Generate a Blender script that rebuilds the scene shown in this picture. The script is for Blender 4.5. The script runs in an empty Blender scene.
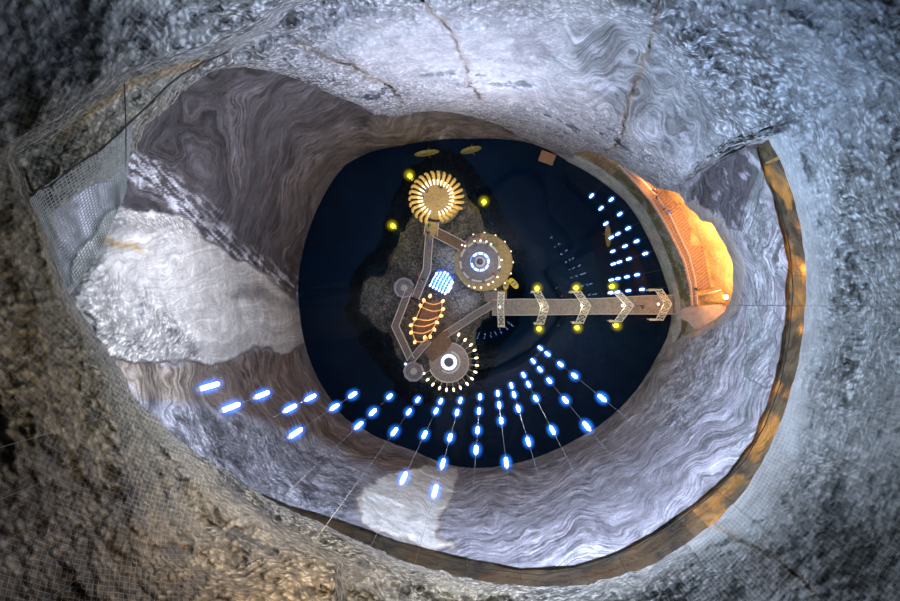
import bpy, bmesh, math, random
import numpy as np
from mathutils import Vector, Matrix
random.seed(4); rng = np.random.default_rng(4)
scn = bpy.context.scene
COL = bpy.context.scene.collection
PI = math.pi
F = 400.0; CX, CY, H = 487.0, 305.0, 90.0      # focal length in pixels, point straight below the camera, camera height

def W(px, py, z=0.0):
    D = H - z
    return Vector(((px-CX)/F*D, (CY-py)/F*D, z))

# ------------------------------------------------------------------ materials
def mat(name, col, rough=.8, var=.25, scale=3.0, metal=0.0, emit=None, estr=0.0, bump=0.0):
    m = bpy.data.materials.new(name); m.use_nodes = True
    nt = m.node_tree; b = nt.nodes['Principled BSDF']
    b.inputs['Roughness'].default_value = rough; b.inputs['Metallic'].default_value = metal
    tc = nt.nodes.new('ShaderNodeTexCoord'); n = nt.nodes.new('ShaderNodeTexNoise')
    n.inputs['Scale'].default_value = scale; n.inputs['Detail'].default_value = 4
    nt.links.new(tc.outputs['Object'], n.inputs['Vector'])
    r = nt.nodes.new('ShaderNodeValToRGB')
    r.color_ramp.elements[0].position = .3; r.color_ramp.elements[1].position = .7
    r.color_ramp.elements[0].color = tuple(c*(1-var) for c in col)+(1,)
    r.color_ramp.elements[1].color = tuple(min(1, c*(1+var)) for c in col)+(1,)
    nt.links.new(n.outputs['Fac'], r.inputs['Fac']); nt.links.new(r.outputs['Color'], b.inputs['Base Color'])
    if emit:
        b.inputs['Emission Color'].default_value = tuple(emit)+(1,); b.inputs['Emission Strength'].default_value = estr
    if bump:
        bp = nt.nodes.new('ShaderNodeBump'); bp.inputs['Strength'].default_value = bump; bp.inputs['Distance'].default_value = .3
        nt.links.new(n.outputs['Fac'], bp.inputs['Height']); nt.links.new(bp.outputs['Normal'], b.inputs['Normal'])
    return m

def plank_mat(name, col, n=3.0, dark=.35, angle=0.0, radial=False):
    m = mat(name, col, .75, .25, 2.0); nt = m.node_tree; b = nt.nodes['Principled BSDF']
    ramp = [x for x in nt.nodes if x.type == 'VALTORGB'][0]
    tc = [x for x in nt.nodes if x.type == 'TEX_COORD'][0]
    w = nt.nodes.new('ShaderNodeTexWave'); w.inputs['Scale'].default_value = n; w.inputs['Distortion'].default_value = .3
    w.bands_direction = 'X'
    if radial:
        sp = nt.nodes.new('ShaderNodeSeparateXYZ'); nt.links.new(tc.outputs['Object'], sp.inputs[0])
        at = nt.nodes.new('ShaderNodeMath'); at.operation = 'ARCTAN2'
        nt.links.new(sp.outputs['Y'], at.inputs[0]); nt.links.new(sp.outputs['X'], at.inputs[1])
        cb = nt.nodes.new('ShaderNodeCombineXYZ'); nt.links.new(at.outputs[0], cb.inputs['X'])
        nt.links.new(cb.outputs[0], w.inputs['Vector'])
    else:
        mp = nt.nodes.new('ShaderNodeMapping'); mp.inputs['Rotation'].default_value = (0, 0, angle)
        nt.links.new(tc.outputs['Object'], mp.inputs['Vector']); nt.links.new(mp.outputs[0], w.inputs['Vector'])
    r2 = nt.nodes.new('ShaderNodeValToRGB'); r2.color_ramp.elements[0].color = (dark,)*3+(1,); r2.color_ramp.elements[1].position = .25
    mx = nt.nodes.new('ShaderNodeMix'); mx.data_type = 'RGBA'; mx.blend_type = 'MULTIPLY'; mx.inputs['Factor'].default_value = 1
    nt.links.new(w.outputs['Fac'], r2.inputs['Fac']); nt.links.new(ramp.outputs['Color'], mx.inputs[6]); nt.links.new(r2.outputs['Color'], mx.inputs[7])
    nt.links.new(mx.outputs[2], b.inputs['Base Color'])
    return m

def halo_glow(name, col, strength):
    """painted halo: self-glowing volume around a lamp, brightest at the lamp"""
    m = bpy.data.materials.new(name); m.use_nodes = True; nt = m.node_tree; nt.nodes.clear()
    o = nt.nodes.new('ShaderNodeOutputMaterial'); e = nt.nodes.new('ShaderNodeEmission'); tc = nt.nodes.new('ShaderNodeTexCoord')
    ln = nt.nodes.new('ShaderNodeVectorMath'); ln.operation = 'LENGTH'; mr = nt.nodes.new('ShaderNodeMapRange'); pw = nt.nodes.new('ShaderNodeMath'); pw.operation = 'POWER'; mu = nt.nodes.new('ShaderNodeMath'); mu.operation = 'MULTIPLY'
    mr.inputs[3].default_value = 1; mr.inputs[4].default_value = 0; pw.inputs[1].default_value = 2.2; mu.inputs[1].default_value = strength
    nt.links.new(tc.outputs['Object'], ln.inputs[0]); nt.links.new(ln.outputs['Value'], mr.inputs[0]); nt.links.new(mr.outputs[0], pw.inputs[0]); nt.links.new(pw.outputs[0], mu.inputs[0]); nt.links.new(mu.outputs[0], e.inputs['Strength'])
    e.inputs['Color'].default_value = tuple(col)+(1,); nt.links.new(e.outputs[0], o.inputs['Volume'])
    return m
_unit = {}
def add_halo(c, sx, sy, sz, m, parent, rot=0):
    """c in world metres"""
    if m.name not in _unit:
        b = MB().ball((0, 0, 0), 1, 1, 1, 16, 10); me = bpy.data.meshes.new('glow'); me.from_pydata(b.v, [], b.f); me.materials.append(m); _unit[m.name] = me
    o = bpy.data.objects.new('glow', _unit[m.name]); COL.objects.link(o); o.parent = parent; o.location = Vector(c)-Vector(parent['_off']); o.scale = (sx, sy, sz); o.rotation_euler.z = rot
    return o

M = dict(
 wood=plank_mat('yellow_wood_planks', (.50, .36, .17), 2.5, .45),
 wood2=plank_mat('brown_wood_planks', (.21, .125, .075), 2.2, .4, .6),
 greywood=plank_mat('grey_wood_planks', (.30, .245, .21), 2.2, .45, 1.2),
 bridge=plank_mat('bridge_planks', (.36, .32, .26), 1.6, .6, 0),
 gallery=plank_mat('gallery_planks', (.30, .20, .15), .55, .45, .9),
 radial=plank_mat('radial_planks', (.23, .20, .19), 6.0, .5, radial=True),
 radial2=plank_mat('pale_radial_planks', (.34, .29, .26), 6.0, .6, radial=True),
 rib=mat('self_lit_golden_timber', (.62, .42, .13), .6, .2, 4, emit=(1, .62, .15), estr=.28),  # timber given a glow of its own to look lit
 steel=mat('self_lit_painted_steel', (.85, .80, .62), .5, .1, 6, emit=(1, .9, .65), estr=.08),  # faint emission brightens the steel beyond the light it gets
 rail=mat('self_lit_rail_metal', (.55, .50, .45), .5, .1, 6, emit=(.8, .7, .6), estr=.05),  # faint emission added so the rails read as lit
 dark=mat('dark_metal', (.05, .05, .06), .5, .2, 6),
 cable=mat('grey_cable', (.22, .25, .32), .5, .1, 6),
 white=mat('white_light', (.9, .9, .9), .5, .05, 3, emit=(1, .94, .78), estr=2.2),
 warm=mat('warm_light', (.9, .8, .6), .5, .05, 3, emit=(1, .82, .48), estr=2.6),
 orange=mat('amber_light', (.9, .6, .3), .5, .05, 3, emit=(1, .5, .16), estr=2.2),
 orangerib=mat('amber_self_lit_rib', (.6, .35, .14), .5, .15, 3, emit=(1, .42, .1), estr=.55),  # amber light on the ribs is their own emission
 blue=mat('blue_light', (.3, .5, .9), .5, .05, 3, emit=(.06, .22, 1), estr=1.8),
 ice=mat('ice_white_light', (.7, .8, .9), .5, .05, 3, emit=(.42, .62, 1), estr=2.2),
 lamp=mat('tube_lamp_light', (.8, .9, .95), .5, .02, 3, emit=(.50, .74, 1), estr=9),
 yellow=mat('yellow_floodlight', (.9, .8, .1), .5, .05, 3, emit=(1, .85, .03), estr=6),
 lilac=mat('lilac_painted_rail', (.48, .42, .50), .6, .1, 3),
 boat=mat('self_lit_boat_hull', (.80, .55, .03), .45, .15, 2, emit=(1, .7, .05), estr=.18),  # hull emits a little to look brighter lit
 boatold=mat('olive_boat_hull', (.30, .24, .06), .5, .3, 2),
 seatblue=mat('blue_seat', (.08, .25, .5), .6, .1, 3),
 beam=mat('ochre_timber', (.35, .24, .08), .8, .3, 1),
 net=mat('grey_net_cord', (.24, .26, .25), .8, .2, 2),
 rope=mat('dark_steel_rope', (.035, .03, .03), .8, .4, 2),
 skin=mat('skin', (.55, .36, .27), .6, .08, 4),
)
M['halo'] = halo_glow('blue_halo', (.02, .20, 1.0), 3.6)
M['halo_near'] = halo_glow('blue_halo_bright', (.02, .20, 1.0), 5.5)
M['yhalo'] = halo_glow('yellow_halo', (.8, .68, 0), 1.3)
M['bhalo'] = halo_glow('trellis_halo', (.01, .12, 1), .9)

# ------------------------------------------------------------------ helpers
class MB:
    def __init__(s): s.v = []; s.f = []
    def add(s, vs, fs):
        k = len(s.v); s.v += [tuple(v) for v in vs]; s.f += [tuple(i+k for i in f) for f in fs]; return s
    def prism(s, poly, z0, z1):
        n = len(poly); a = sum(poly[i][0]*poly[(i+1) % n][1]-poly[(i+1) % n][0]*poly[i][1] for i in range(n))
        if a < 0: poly = poly[::-1]
        vs = [(p[0], p[1], z0) for p in poly]+[(p[0], p[1], z1) for p in poly]
        return s.add(vs, [tuple(range(n))[::-1], tuple(range(n, 2*n))]+[(i, (i+1) % n, n+(i+1) % n, n+i) for i in range(n)])
    def tube(s, pts, r, n=6, closed=False):
        pts = [Vector(p) for p in pts]; k = len(s.v); m = len(pts); rr = r if isinstance(r, (list, tuple)) else [r]*m
        for i, p in enumerate(pts):
            a = pts[(i-1) % m] if (closed or i) else p; b = pts[(i+1) % m] if (closed or i < m-1) else p
            t = (b-a).normalized(); u = t.cross(Vector((0, 0, 1)))
            if u.length < .05: u = t.cross(Vector((1, 0, 0)))
            u.normalize(); w = t.cross(u)
            for j in range(n):
                q = p+rr[i]*(math.cos(2*PI*j/n)*u+math.sin(2*PI*j/n)*w); s.v.append(tuple(q))
        for i in range(m if closed else m-1):
            for j in range(n):
                a = k+i*n+j; b = k+i*n+(j+1) % n; c = k+((i+1) % m)*n+(j+1) % n; d = k+((i+1) % m)*n+j
                s.f.append((a, d, c, b))
        if not closed: s.f.append(tuple(k+j for j in range(n))); s.f.append(tuple(k+(m-1)*n+j for j in range(n))[::-1])
        return s
    def bar(s, p, q, w, h):
        p = Vector(p); q = Vector(q); t = (q-p).normalized(); u = t.cross(Vector((0, 0, 1)))
        if u.length < .05: u = Vector((1, 0, 0))
        u.normalize(); v = u.cross(t); vs = []
        for c in (p, q):
            for a, b in ((-1, -1), (1, -1), (1, 1), (-1, 1)): vs.append(c+u*a*w/2+v*b*h/2)
        return s.add(vs, [(0, 1, 2, 3), (7, 6, 5, 4), (0, 4, 5, 1), (1, 5, 6, 2), (2, 6, 7, 3), (3, 7, 4, 0)])
    def ring(s, c, r0, r1, z0, z1, a0=0, a1=360, n=48):
        full = abs(a1-a0) >= 359.9; m = n if full else n+1; k = len(s.v)
        for i in range(m):
            a = math.radians(a0+(a1-a0)*i/n); ca, sa = math.cos(a), math.sin(a)
            for r, z in ((r0, z0), (r1, z0), (r1, z1), (r0, z1)): s.v.append((c[0]+r*ca, c[1]+r*sa, z))
        for i in range(n):
            j = (i+1) % m
            for q in range(4): s.f.append((k+i*4+q, k+j*4+q, k+j*4+(q+1) % 4, k+i*4+(q+1) % 4))
        if not full: s.f.append((k, k+1, k+2, k+3)); e = k+(m-1)*4; s.f.append((e+3, e+2, e+1, e))
        return s
    def disc(s, c, r, z0, z1, n=40): return s.prism([(c[0]+r*math.cos(2*PI*i/n), c[1]+r*math.sin(2*PI*i/n)) for i in range(n)], z0, z1)
    def ball(s, c, rx, ry, rz, nu=10, nv=6, rot=0):
        k = len(s.v); cr, sr = math.cos(rot), math.sin(rot)
        for i in range(nv+1):
            t = PI*i/nv
            for j in range(nu):
                p = 2*PI*j/nu; x = rx*math.sin(t)*math.cos(p); y = ry*math.sin(t)*math.sin(p)
                s.v.append((c[0]+x*cr-y*sr, c[1]+x*sr+y*cr, c[2]+rz*math.cos(t)))
        for i in range(nv):
            for j in range(nu):
                s.f.append((k+i*nu+j, k+(i+1)*nu+j, k+(i+1)*nu+(j+1) % nu, k+i*nu+(j+1) % nu))
        return s
    def build(s, name, m, parent=None, smooth=False):
        off = Vector((0, 0, 0)); 
        if parent is not None:
            off = parent.get('_off', None); off = Vector(off) if off is not None else Vector((0, 0, 0))
        me = bpy.data.meshes.new(name); me.from_pydata([tuple(Vector(v)-off) for v in s.v], [], s.f); me.validate(); me.update()
        me.materials.append(m)
        if smooth: me.polygons.foreach_set('use_smooth', [True]*len(me.polygons))
        o = bpy.data.objects.new(name, me); COL.objects.link(o)
        if parent is not None: o.parent = parent; o['_off'] = tuple(off)
        return o

def thing(name, label, cat, loc, group=None):
    o = bpy.data.objects.new(name, None); COL.objects.link(o); o.location = loc; o.empty_display_size = .3
    o['_off'] = tuple(loc); o['label'] = label; o['category'] = cat
    if group: o['group'] = group
    return o
def tag(o, label, cat, group=None, kind=None):
    o['label'] = label; o['category'] = cat
    if group: o['group'] = group
    if kind: o['kind'] = kind
    return o

# ------------------------------------------------------------------ numpy noise
_perm = rng.permutation(256); _perm = np.concatenate([_perm, _perm, _perm])
_g = rng.normal(size=(256, 3)); _g /= np.linalg.norm(_g, axis=1)[:, None]
def perlin(p):
    pi = np.floor(p).astype(int); pf = p-pi; pi &= 255
    u = pf*pf*pf*(pf*(pf*6-15)+10); out = 0
    for dx in (0, 1):
        for dy in (0, 1):
            for dz in (0, 1):
                h = _perm[_perm[_perm[(pi[..., 0]+dx) & 255]+((pi[..., 1]+dy) & 255)]+((pi[..., 2]+dz) & 255)]
                d = (_g[h]*(pf-np.array([dx, dy, dz]))).sum(-1)
                w = (u[..., 0] if dx else 1-u[..., 0])*(u[..., 1] if dy else 1-u[..., 1])*(u[..., 2] if dz else 1-u[..., 2])
                out = out+d*w
    return out*1.5
def fbm(p, o=4, lac=2.1, gain=.5):
    s = 0; a = 1; 
    for i in range(o): s = s+a*perlin(p); p = p*lac+17.3; a *= gain
    return s
def sstep(a, b, x):
    t = np.clip((x-a)/(b-a), 0, 1); return t*t*(3-2*t)
def polar(pts, closed=True):
    a = []; r = []
    for x, y in pts:
        dx, dy = x-CX, CY-y; a.append(math.degrees(math.atan2(dy, dx)) % 360); r.append(math.hypot(dx, dy))
    o = np.argsort(a); return np.array(a)[o], np.array(r)[o]
def pinterp(ar, ang): return np.interp(ang % 360, ar[0], ar[1], period=360)
def sdist(px, py, poly, closed=True):
    """signed distance in pixels-as-angles; positive inside a closed outline"""
    poly = np.array(poly, float); n = len(poly); d = np.full(px.shape, 1e9); ins = np.zeros(px.shape, bool)
    for i in range(n if closed else n-1):
        a = poly[i]; b = poly[(i+1) % n]; e = b-a
        t = np.clip(((px-a[0])*e[0]+(py-a[1])*e[1])/(e@e+1e-9), 0, 1)
        d = np.minimum(d, np.hypot(px-a[0]-t*e[0], py-a[1]-t*e[1]))
        if closed:
            c = ((a[1] > py) != (b[1] > py)); xx = a[0]+(py-a[1])/(b[1]-a[1]+1e-9)*(b[0]-a[0]); ins ^= c & (px < xx)
    return np.where(ins, d, -d) if closed else d

# ------------------------------------------------------------------ the shape of the cave, as outlines seen from the viewing platform
LAKE = [(345,165),(370,152),(400,146),(430,141),(470,139),(500,139),(530,143),(552,152),(570,163),(603,183),(625,201),(637,217),(645,232),(656,255),(665,280),(671,300),(671,320),(667,337),(655,360),(640,385),(620,408),(600,425),(575,440),(550,452),(525,461),(500,466),(480,468),(460,467),(440,462),(415,451),(390,442),(377,437),(360,427),(345,418),(330,398),(317,377),(304,340),(300,315),(298,290),(301,260),(309,230),(319,205),(330,185)]
LIP = [(806,275),(804,250),(800,225),(794,200),(788,180)]
LIPR = [(27.5,327),(30.3,327),(30.8,305),(31.1,290),(31.5,280),(31.6,262),(32.1,255),(32.2,243),(33,235),(33.6,213)]
LIP2 = [(655,188),(640,177),(620,165),(600,154),(585,150),(576,153),(560,151),(540,144),(522,138),(505,128),(485,120),(460,114),(440,111),(415,113),(395,117),(375,115),(358,105),(340,97),(315,87),(290,77),(265,70),(240,68),(220,69),(205,75),(190,85),(175,100),(160,115),(148,128),(140,143),(126,165),(108,180),(80,195),(55,212),(54,225),(58,250),(66,285),(80,311),(100,340),(120,368),(135,395),(170,430),(205,458),(240,477),(275,502),(310,518),(345,535),(400,558),(450,573),(520,585),(575,585),(620,577),(660,560),(690,541),(720,517),(745,490),(765,457),(785,410),(800,350),(805,310)]
a1, r1 = polar(LIP+LIP2); a2 = np.array([x[0] for x in LIPR]); r2 = np.array([x[1] for x in LIPR])
aa = np.concatenate([a1, a2]); rr = np.concatenate([r1, r2]); o = np.argsort(aa); LIPP = (aa[o], rr[o])
LAKEP = polar(LAKE)
# opening of the lit gallery, in angle / radius
NICHE = [(-13,186),(-9,197),(-6.5,212),(-4,226),(-1.5,238),(1,243),(5,247),(10,249),(14,246),(18,241),(20,239),(21.5,230),(23.5,228),(25.5,224),(27,222),(30,222),(33,214),(34,207)]
NA = np.array([x[0] for x in NICHE]); NR = np.array([x[1] for x in NICHE])

def depthL(r, ang):
    rho = r*186.0/pinterp(LAKEP, ang)
    return 19.35/(np.maximum(rho, 186)/400-.25)
def jag(ang, amp, seed): 
    t = np.radians(ang); return amp*fbm(np.stack([np.cos(t)*14+seed, np.sin(t)*14, np.zeros_like(t)+seed], -1), 4)

def grid_mesh(name, X, Y, Z, mats, attrs=None, cols=None, wrap=True, flip=False):
    """rows x cols grid; columns wrap around the shaft"""
    R, C = X.shape; v = np.stack([X, Y, Z], -1).reshape(-1, 3)
    CC = C if wrap else C-1
    i = np.arange(R-1)[:, None]*C; j = np.arange(CC)[None, :]; jn = (j+1) % C
    f = np.stack([i+j, i+jn, i+C+jn, i+C+j], -1).reshape(-1, 4)
    if flip: f = f[:, ::-1]
    me = bpy.data.meshes.new(name); me.vertices.add(len(v)); me.vertices.foreach_set('co', v.ravel().astype(np.float32))
    me.loops.add(f.size); me.loops.foreach_set('vertex_index', f.ravel().astype(np.int32))
    me.polygons.add(len(f)); me.polygons.foreach_set('loop_start', np.arange(0, f.size, 4, dtype=np.int32))
    me.polygons.foreach_set('use_smooth', np.ones(len(f), bool))
    me.update(calc_edges=True); me.materials.append(mats)
    if cols is not None:
        a = me.color_attributes.new('albedo', 'FLOAT_COLOR', 'POINT'); c = np.concatenate([cols.reshape(-1, 3), np.ones((len(v), 1))], 1)
        a.data.foreach_set('color', c.ravel().astype(np.float32))
    for k, d in (attrs or {}).items():
        a = me.attributes.new(k, 'FLOAT', 'POINT'); a.data.foreach_set('value', d.ravel().astype(np.float32))
    o = bpy.data.objects.new(name, me); COL.objects.link(o); return o

def rock_mat():
    m = bpy.data.materials.new('salt_rock'); m.use_nodes = True; nt = m.node_tree; N = nt.nodes; L = nt.links
    b = N['Principled BSDF']; b.inputs['Roughness'].default_value = .62; b.inputs['Specular IOR Level'].default_value = .35
    def attr(n): a = N.new('ShaderNodeAttribute'); a.attribute_name = n; return a
    def math_(op, a, c, clamp=False):
        x = N.new('ShaderNodeMath'); x.operation = op; x.use_clamp = clamp
        for k, q in enumerate((a, c)):
            if isinstance(q, (int, float)): x.inputs[k].default_value = q
            elif q is not None: L.new(q, x.inputs[k])
        return x.outputs[0]
    def noise(sc, det, rough=.6, vec=None, dim='3D', w=None):
        n = N.new('ShaderNodeTexNoise'); n.noise_dimensions = dim; n.inputs['Scale'].default_value = sc; n.inputs['Detail'].default_value = det; n.inputs['Roughness'].default_value = rough
        if vec is not None: L.new(vec, n.inputs['Vector'])
        if w is not None: L.new(w, n.inputs['W'])
        return n.outputs['Fac']
    def mapr(x, a, c, d, e):
        q = N.new('ShaderNodeMapRange'); q.clamp = True; L.new(x, q.inputs[0])
        for k, t in enumerate((a, c, d, e)): q.inputs[k+1].default_value = t
        return q.outputs[0]
    tc = N.new('ShaderNodeTexCoord'); ob = tc.outputs['Object']
    st = attr('strata').outputs['Fac']; sa = attr('bands').outputs['Fac']; cr = attr('crust').outputs['Fac']; ne = attr('net').outputs['Fac']
    fine = noise(1.1, 6, .65, ob); s_w = math_('ADD', st, math_('MULTIPLY', fine, .05))
    cbv = N.new('ShaderNodeCombineXYZ'); L.new(math_('MULTIPLY', s_w, 40.0), cbv.inputs['X']); L.new(attr('along').outputs['Fac'], cbv.inputs['Y'])
    n1 = mapr(noise(1.0, 5, .62, vec=cbv.outputs[0]), .36, .66, .33, 1.85)
    n2 = mapr(noise(4.5, 2, .5, dim='1D', w=s_w), .3, .7, .6, 1.4)
    bands = math_('MULTIPLY', n1, n2)
    bandmix = math_('ADD', math_('MULTIPLY', bands, sa), math_('SUBTRACT', 1.0, sa))
    # salt crust: bubbly pits
    v = N.new('ShaderNodeTexVoronoi'); v.feature = 'SMOOTH_F1'; v.inputs['Scale'].default_value = 2.7; v.inputs['Smoothness'].default_value = .35
    vn = N.new('ShaderNodeVectorMath'); vn.operation = 'ADD'
    nz = N.new('ShaderNodeTexNoise'); nz.inputs['Scale'].default_value = 1.5; nz.inputs['Detail'].default_value = 4; L.new(ob, nz.inputs['Vector'])
    vs_ = N.new('ShaderNodeVectorMath'); vs_.operation = 'SCALE'; vs_.inputs['Scale'].default_value = .3; L.new(nz.outputs['Color'], vs_.inputs[0]); L.new(ob, vn.inputs[0]); L.new(vs_.outputs[0], vn.inputs[1]); L.new(vn.outputs[0], v.inputs['Vector'])
    pit = noise(1.5, 4, .6, ob); pit2 = mapr(pit, .42, .54, 0.22, 1.25); big = mapr(noise(.16, 4, .6, ob), .3, .6, .35, 1.0)
    cell = mapr(v.outputs['Distance'], .22, .58, 1.3, .38)
    pit2 = math_('MULTIPLY', pit2, cell)
    crustc = math_('SUBTRACT', 1.0, math_('MULTIPLY', math_('SUBTRACT', 1.0, pit2), math_('MULTIPLY', cr, big)))
    mott = mapr(noise(.5, 6, .7, ob), .3, .7, .72, 1.28)
    # netting: a square mesh pinned on the rock
    nu = attr('netu').outputs['Fac']; nv = attr('netv').outputs['Fac']
    wob = math_('MULTIPLY', noise(.35, 2, .5, ob), 5.0)
    gu = math_('ABSOLUTE', math_('SINE', math_('ADD', nu, wob), None), None); gv = math_('ABSOLUTE', math_('SINE', math_('ADD', nv, wob), None), None)
    gl = mapr(math_('MINIMUM', gu, gv), .05, .45, 1, 0)
    netf = math_('MULTIPLY', math_('MULTIPLY', gl, ne), .42)
    hole = math_('SUBTRACT', 1.0, math_('MULTIPLY', math_('MULTIPLY', math_('SUBTRACT', 1.0, gl), ne), .42))
    fac = math_('MULTIPLY', math_('MULTIPLY', math_('MULTIPLY', bandmix, crustc), mott), hole)
    sc = N.new('ShaderNodeVectorMath'); sc.operation = 'SCALE'; L.new(attr('albedo').outputs['Color'], sc.inputs[0]); L.new(fac, sc.inputs['Scale'])
    mx = N.new('ShaderNodeMix'); mx.data_type = 'RGBA'; L.new(netf, mx.inputs['Factor']); L.new(sc.outputs[0], mx.inputs[6]); mx.inputs[7].default_value = (.44, .45, .42, 1)
    L.new(mx.outputs[2], b.inputs['Base Color'])
    hgt = math_('ADD', math_('MULTIPLY', math_('MULTIPLY', math_('SUBTRACT', math_('MULTIPLY', pit, .6), v.outputs['Distance']), cr), 1.0), math_('MULTIPLY', noise(2.4, 5, .55, ob), .35))
    hgt = math_('ADD', hgt, math_('MULTIPLY', math_('MULTIPLY', n1, sa), .22)); hgt = math_('ADD', hgt, math_('MULTIPLY', netf, .15))
    bp = N.new('ShaderNodeBump'); bp.inputs['Strength'].default_value = .95; bp.inputs['Distance'].default_value = .45
    L.new(hgt, bp.inputs['Height']); L.new(bp.outputs['Normal'], b.inputs['Normal'])
    return m
ROCK = rock_mat()

def mixc(c, m, col): return c*(1-m[..., None])+np.array(col)*m[..., None]
def netuv(r, ang): return np.radians(ang)*PI*88, np.log(r)*PI*88

def finish(name, r, ang, D, col, strata, bands, crust, net, flip=False, wrap=True):
    t = np.radians(ang); X = r/F*D*np.cos(t); Y = r/F*D*np.sin(t); Z = H-D
    nu, nv = netuv(np.maximum(r, 1), ang)
    nu2 = nu*.7071+nv*.7071; nv2 = nu*.7071-nv*.7071; px = CX+r*np.cos(t); py = CY-r*np.sin(t)
    dia = (px < 330) & (py > 200)
    nu = np.where(dia, nu2, nu); nv = np.where(dia, nv2, nv)
    o = grid_mesh(name, X, Y, Z, ROCK, dict(strata=strata, along=np.radians(ang)*9+np.where(r > 0, fbm(np.stack([px/60, py/60, px*0+5], -1), 2)*.6, 0), bands=bands, crust=crust, net=net, netu=nu, netv=nv), col, wrap, flip)
    o['kind'] = 'structure'; return o

NC = 1500
ANG = np.linspace(0, 360, NC, endpoint=False)
lipr = pinterp(LIPP, ANG)
# small ragged teeth along the rim
lipr = lipr+np.clip(lipr/300, .4, 1.4)*jag(ANG, 3.0, 2.0)*np.where((ANG > 120) & (ANG < 300), 1.0, .35)
laker = pinterp(LAKEP, ANG)

# ---------- lower wall
nr = 300; tt = np.linspace(0, 1, nr)[:, None]
A2 = ANG[None, :]*np.ones((nr, 1)); asig = (ANG+180) % 360-180
innich = (asig > -13) & (asig < 34)
inner = np.where(innich, np.interp(asig, NA, NR)+jag(ANG, 1.2, 7.0), laker)
sec34 = (asig >= 34) & (asig < 60)
inner = np.where(sec34, lipr+4, inner)
outer = np.maximum(lipr+28, inner+12)
r = inner+(outer-inner)*tt; px = CX+r*np.cos(np.radians(A2)); py = CY-r*np.sin(np.radians(A2))
D = depthL(r, A2)
base = np.stack([r/F*D*np.cos(np.radians(A2)), r/F*D*np.sin(np.radians(A2)), H-D], -1)
edge_f = sstep(0, .08, (r-laker)/186)
relief = .030*fbm(base/14.0, 3)+.008*fbm(base/3.2+9, 4)
# terraces / scoops
D = D*(1+relief*edge_f)
WP = fbm(np.stack([px/38, py/38, np.zeros_like(px)], -1), 4); wpx = px+WP*9; wpy = py+fbm(np.stack([px/38+50, py/38, np.zeros_like(px)], -1), 4)*9
FLOW = [(122,203),(160,211),(190,220),(212,238),(235,255),(262,276),(290,296),(302,312),(305,343),(285,347),(262,350),(240,354),(222,364),(200,366),(180,362),(150,364),(120,360),(90,345),(60,310),(60,285),(90,240),(105,215)]
sf = sdist(wpx, wpy, FLOW); mflow = sstep(-1.5, 1.5, sf)
D = D*(1-.05*sstep(0, 30, sdist(px+WP*4, py, FLOW))-.012*mflow)
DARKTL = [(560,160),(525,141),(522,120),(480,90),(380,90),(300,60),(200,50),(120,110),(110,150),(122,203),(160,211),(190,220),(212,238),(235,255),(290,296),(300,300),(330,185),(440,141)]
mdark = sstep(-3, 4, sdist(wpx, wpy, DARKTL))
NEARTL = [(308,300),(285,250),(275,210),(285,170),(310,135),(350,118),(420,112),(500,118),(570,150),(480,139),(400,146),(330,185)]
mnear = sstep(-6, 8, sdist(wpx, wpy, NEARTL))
BROWNL = [(306,340),(262,351),(222,362),(190,366),(150,364),(100,350),(140,395),(175,400),(230,415),(280,425),(330,446),(380,468),(430,478),(440,464),(390,443),(345,418),(317,377)]
mbrown = sstep(-5, 6, sdist(wpx, wpy, BROWNL))
PALE = [(352,500),(372,485),(385,475),(405,470),(430,470),(452,470),(455,490),(450,505),(443,520),(440,535),(450,550),(400,540),(360,524)]
mpale = sstep(-2, 2, sdist(wpx, wpy, PALE))
MIDW = [(100,360),(150,400),(230,418),(330,450),(370,470),(350,505),(330,520),(280,505),(200,460),(130,400)]
mmid = sstep(-6, 8, sdist(wpx, wpy, MIDW))
PATCH = [(686,212),(690,190),(700,172),(720,158),(740,146),(762,138),(766,180),(755,215),(740,235),(718,228)]
mpatch = sstep(-2, 5, sdist(wpx, wpy, PATCH))
CREV = [(768,120),(757,145),(762,168),(773,195),(780,225),(788,262),(786,310),(780,360),(768,405),(752,440),(728,475),(695,503),(655,532),(615,553),(575,566),(520,569),(450,555),(400,542),(350,524),(318,514),(290,506),(262,494),(262,520),(400,600),(600,620),(760,540),(860,380),(860,200),(800,110)]
scr = sdist(px+WP*2, py, CREV); mcrev = sstep(-1.5, 1.5, scr)
RIGHTW = [(735,215),(770,200),(782,240),(780,330),(770,390),(735,380),(745,330),(755,280)]
mrw = sstep(-5, 10, sdist(wpx, wpy, RIGHTW))
FALLW = [(690,325),(725,315),(735,340),(715,400),(690,440),(650,430),(640,400),(670,360)]
mfw = sstep(-8, 12, sdist(wpx, wpy, FALLW))
n_a = fbm(base/5.0+3, 4); n_b = fbm(base/1.6+30, 4); n_c = fbm(base/12+70, 3)
streak = perlin(np.stack([np.radians(A2)*60, r/60, np.zeros_like(r)], -1))
col = np.ones(r.shape+(3,))*np.array([.37, .37, .43])
col = col*(1+.28*n_c[..., None])
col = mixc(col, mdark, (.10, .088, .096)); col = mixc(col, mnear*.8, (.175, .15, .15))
dsp = sdist(wpx, wpy, [(118,165),(135,165),(160,180),(185,205),(205,225),(232,250),(265,275),(296,297)], False)
spl = mdark*sstep(22, 3, dsp)*sstep(-.1, .25, fbm(np.stack([(px+py)/26, (py-px)/5.5, px*0], -1), 4)+.15*n_b)
col = mixc(col, np.clip(spl, 0, 1)*.95, (.62, .62, .68))
col = mixc(col, mbrown, (.22, .17, .15)); col = mixc(col, mbrown*sstep(250, 150, px)*.7, (.42, .36, .30))
col = mixc(col, mmid*.8, (.46, .47, .55))
col = mixc(col, mmid*sstep(.05, .3, n_b+.3*n_a)*.6, (.10, .10, .12))
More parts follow.
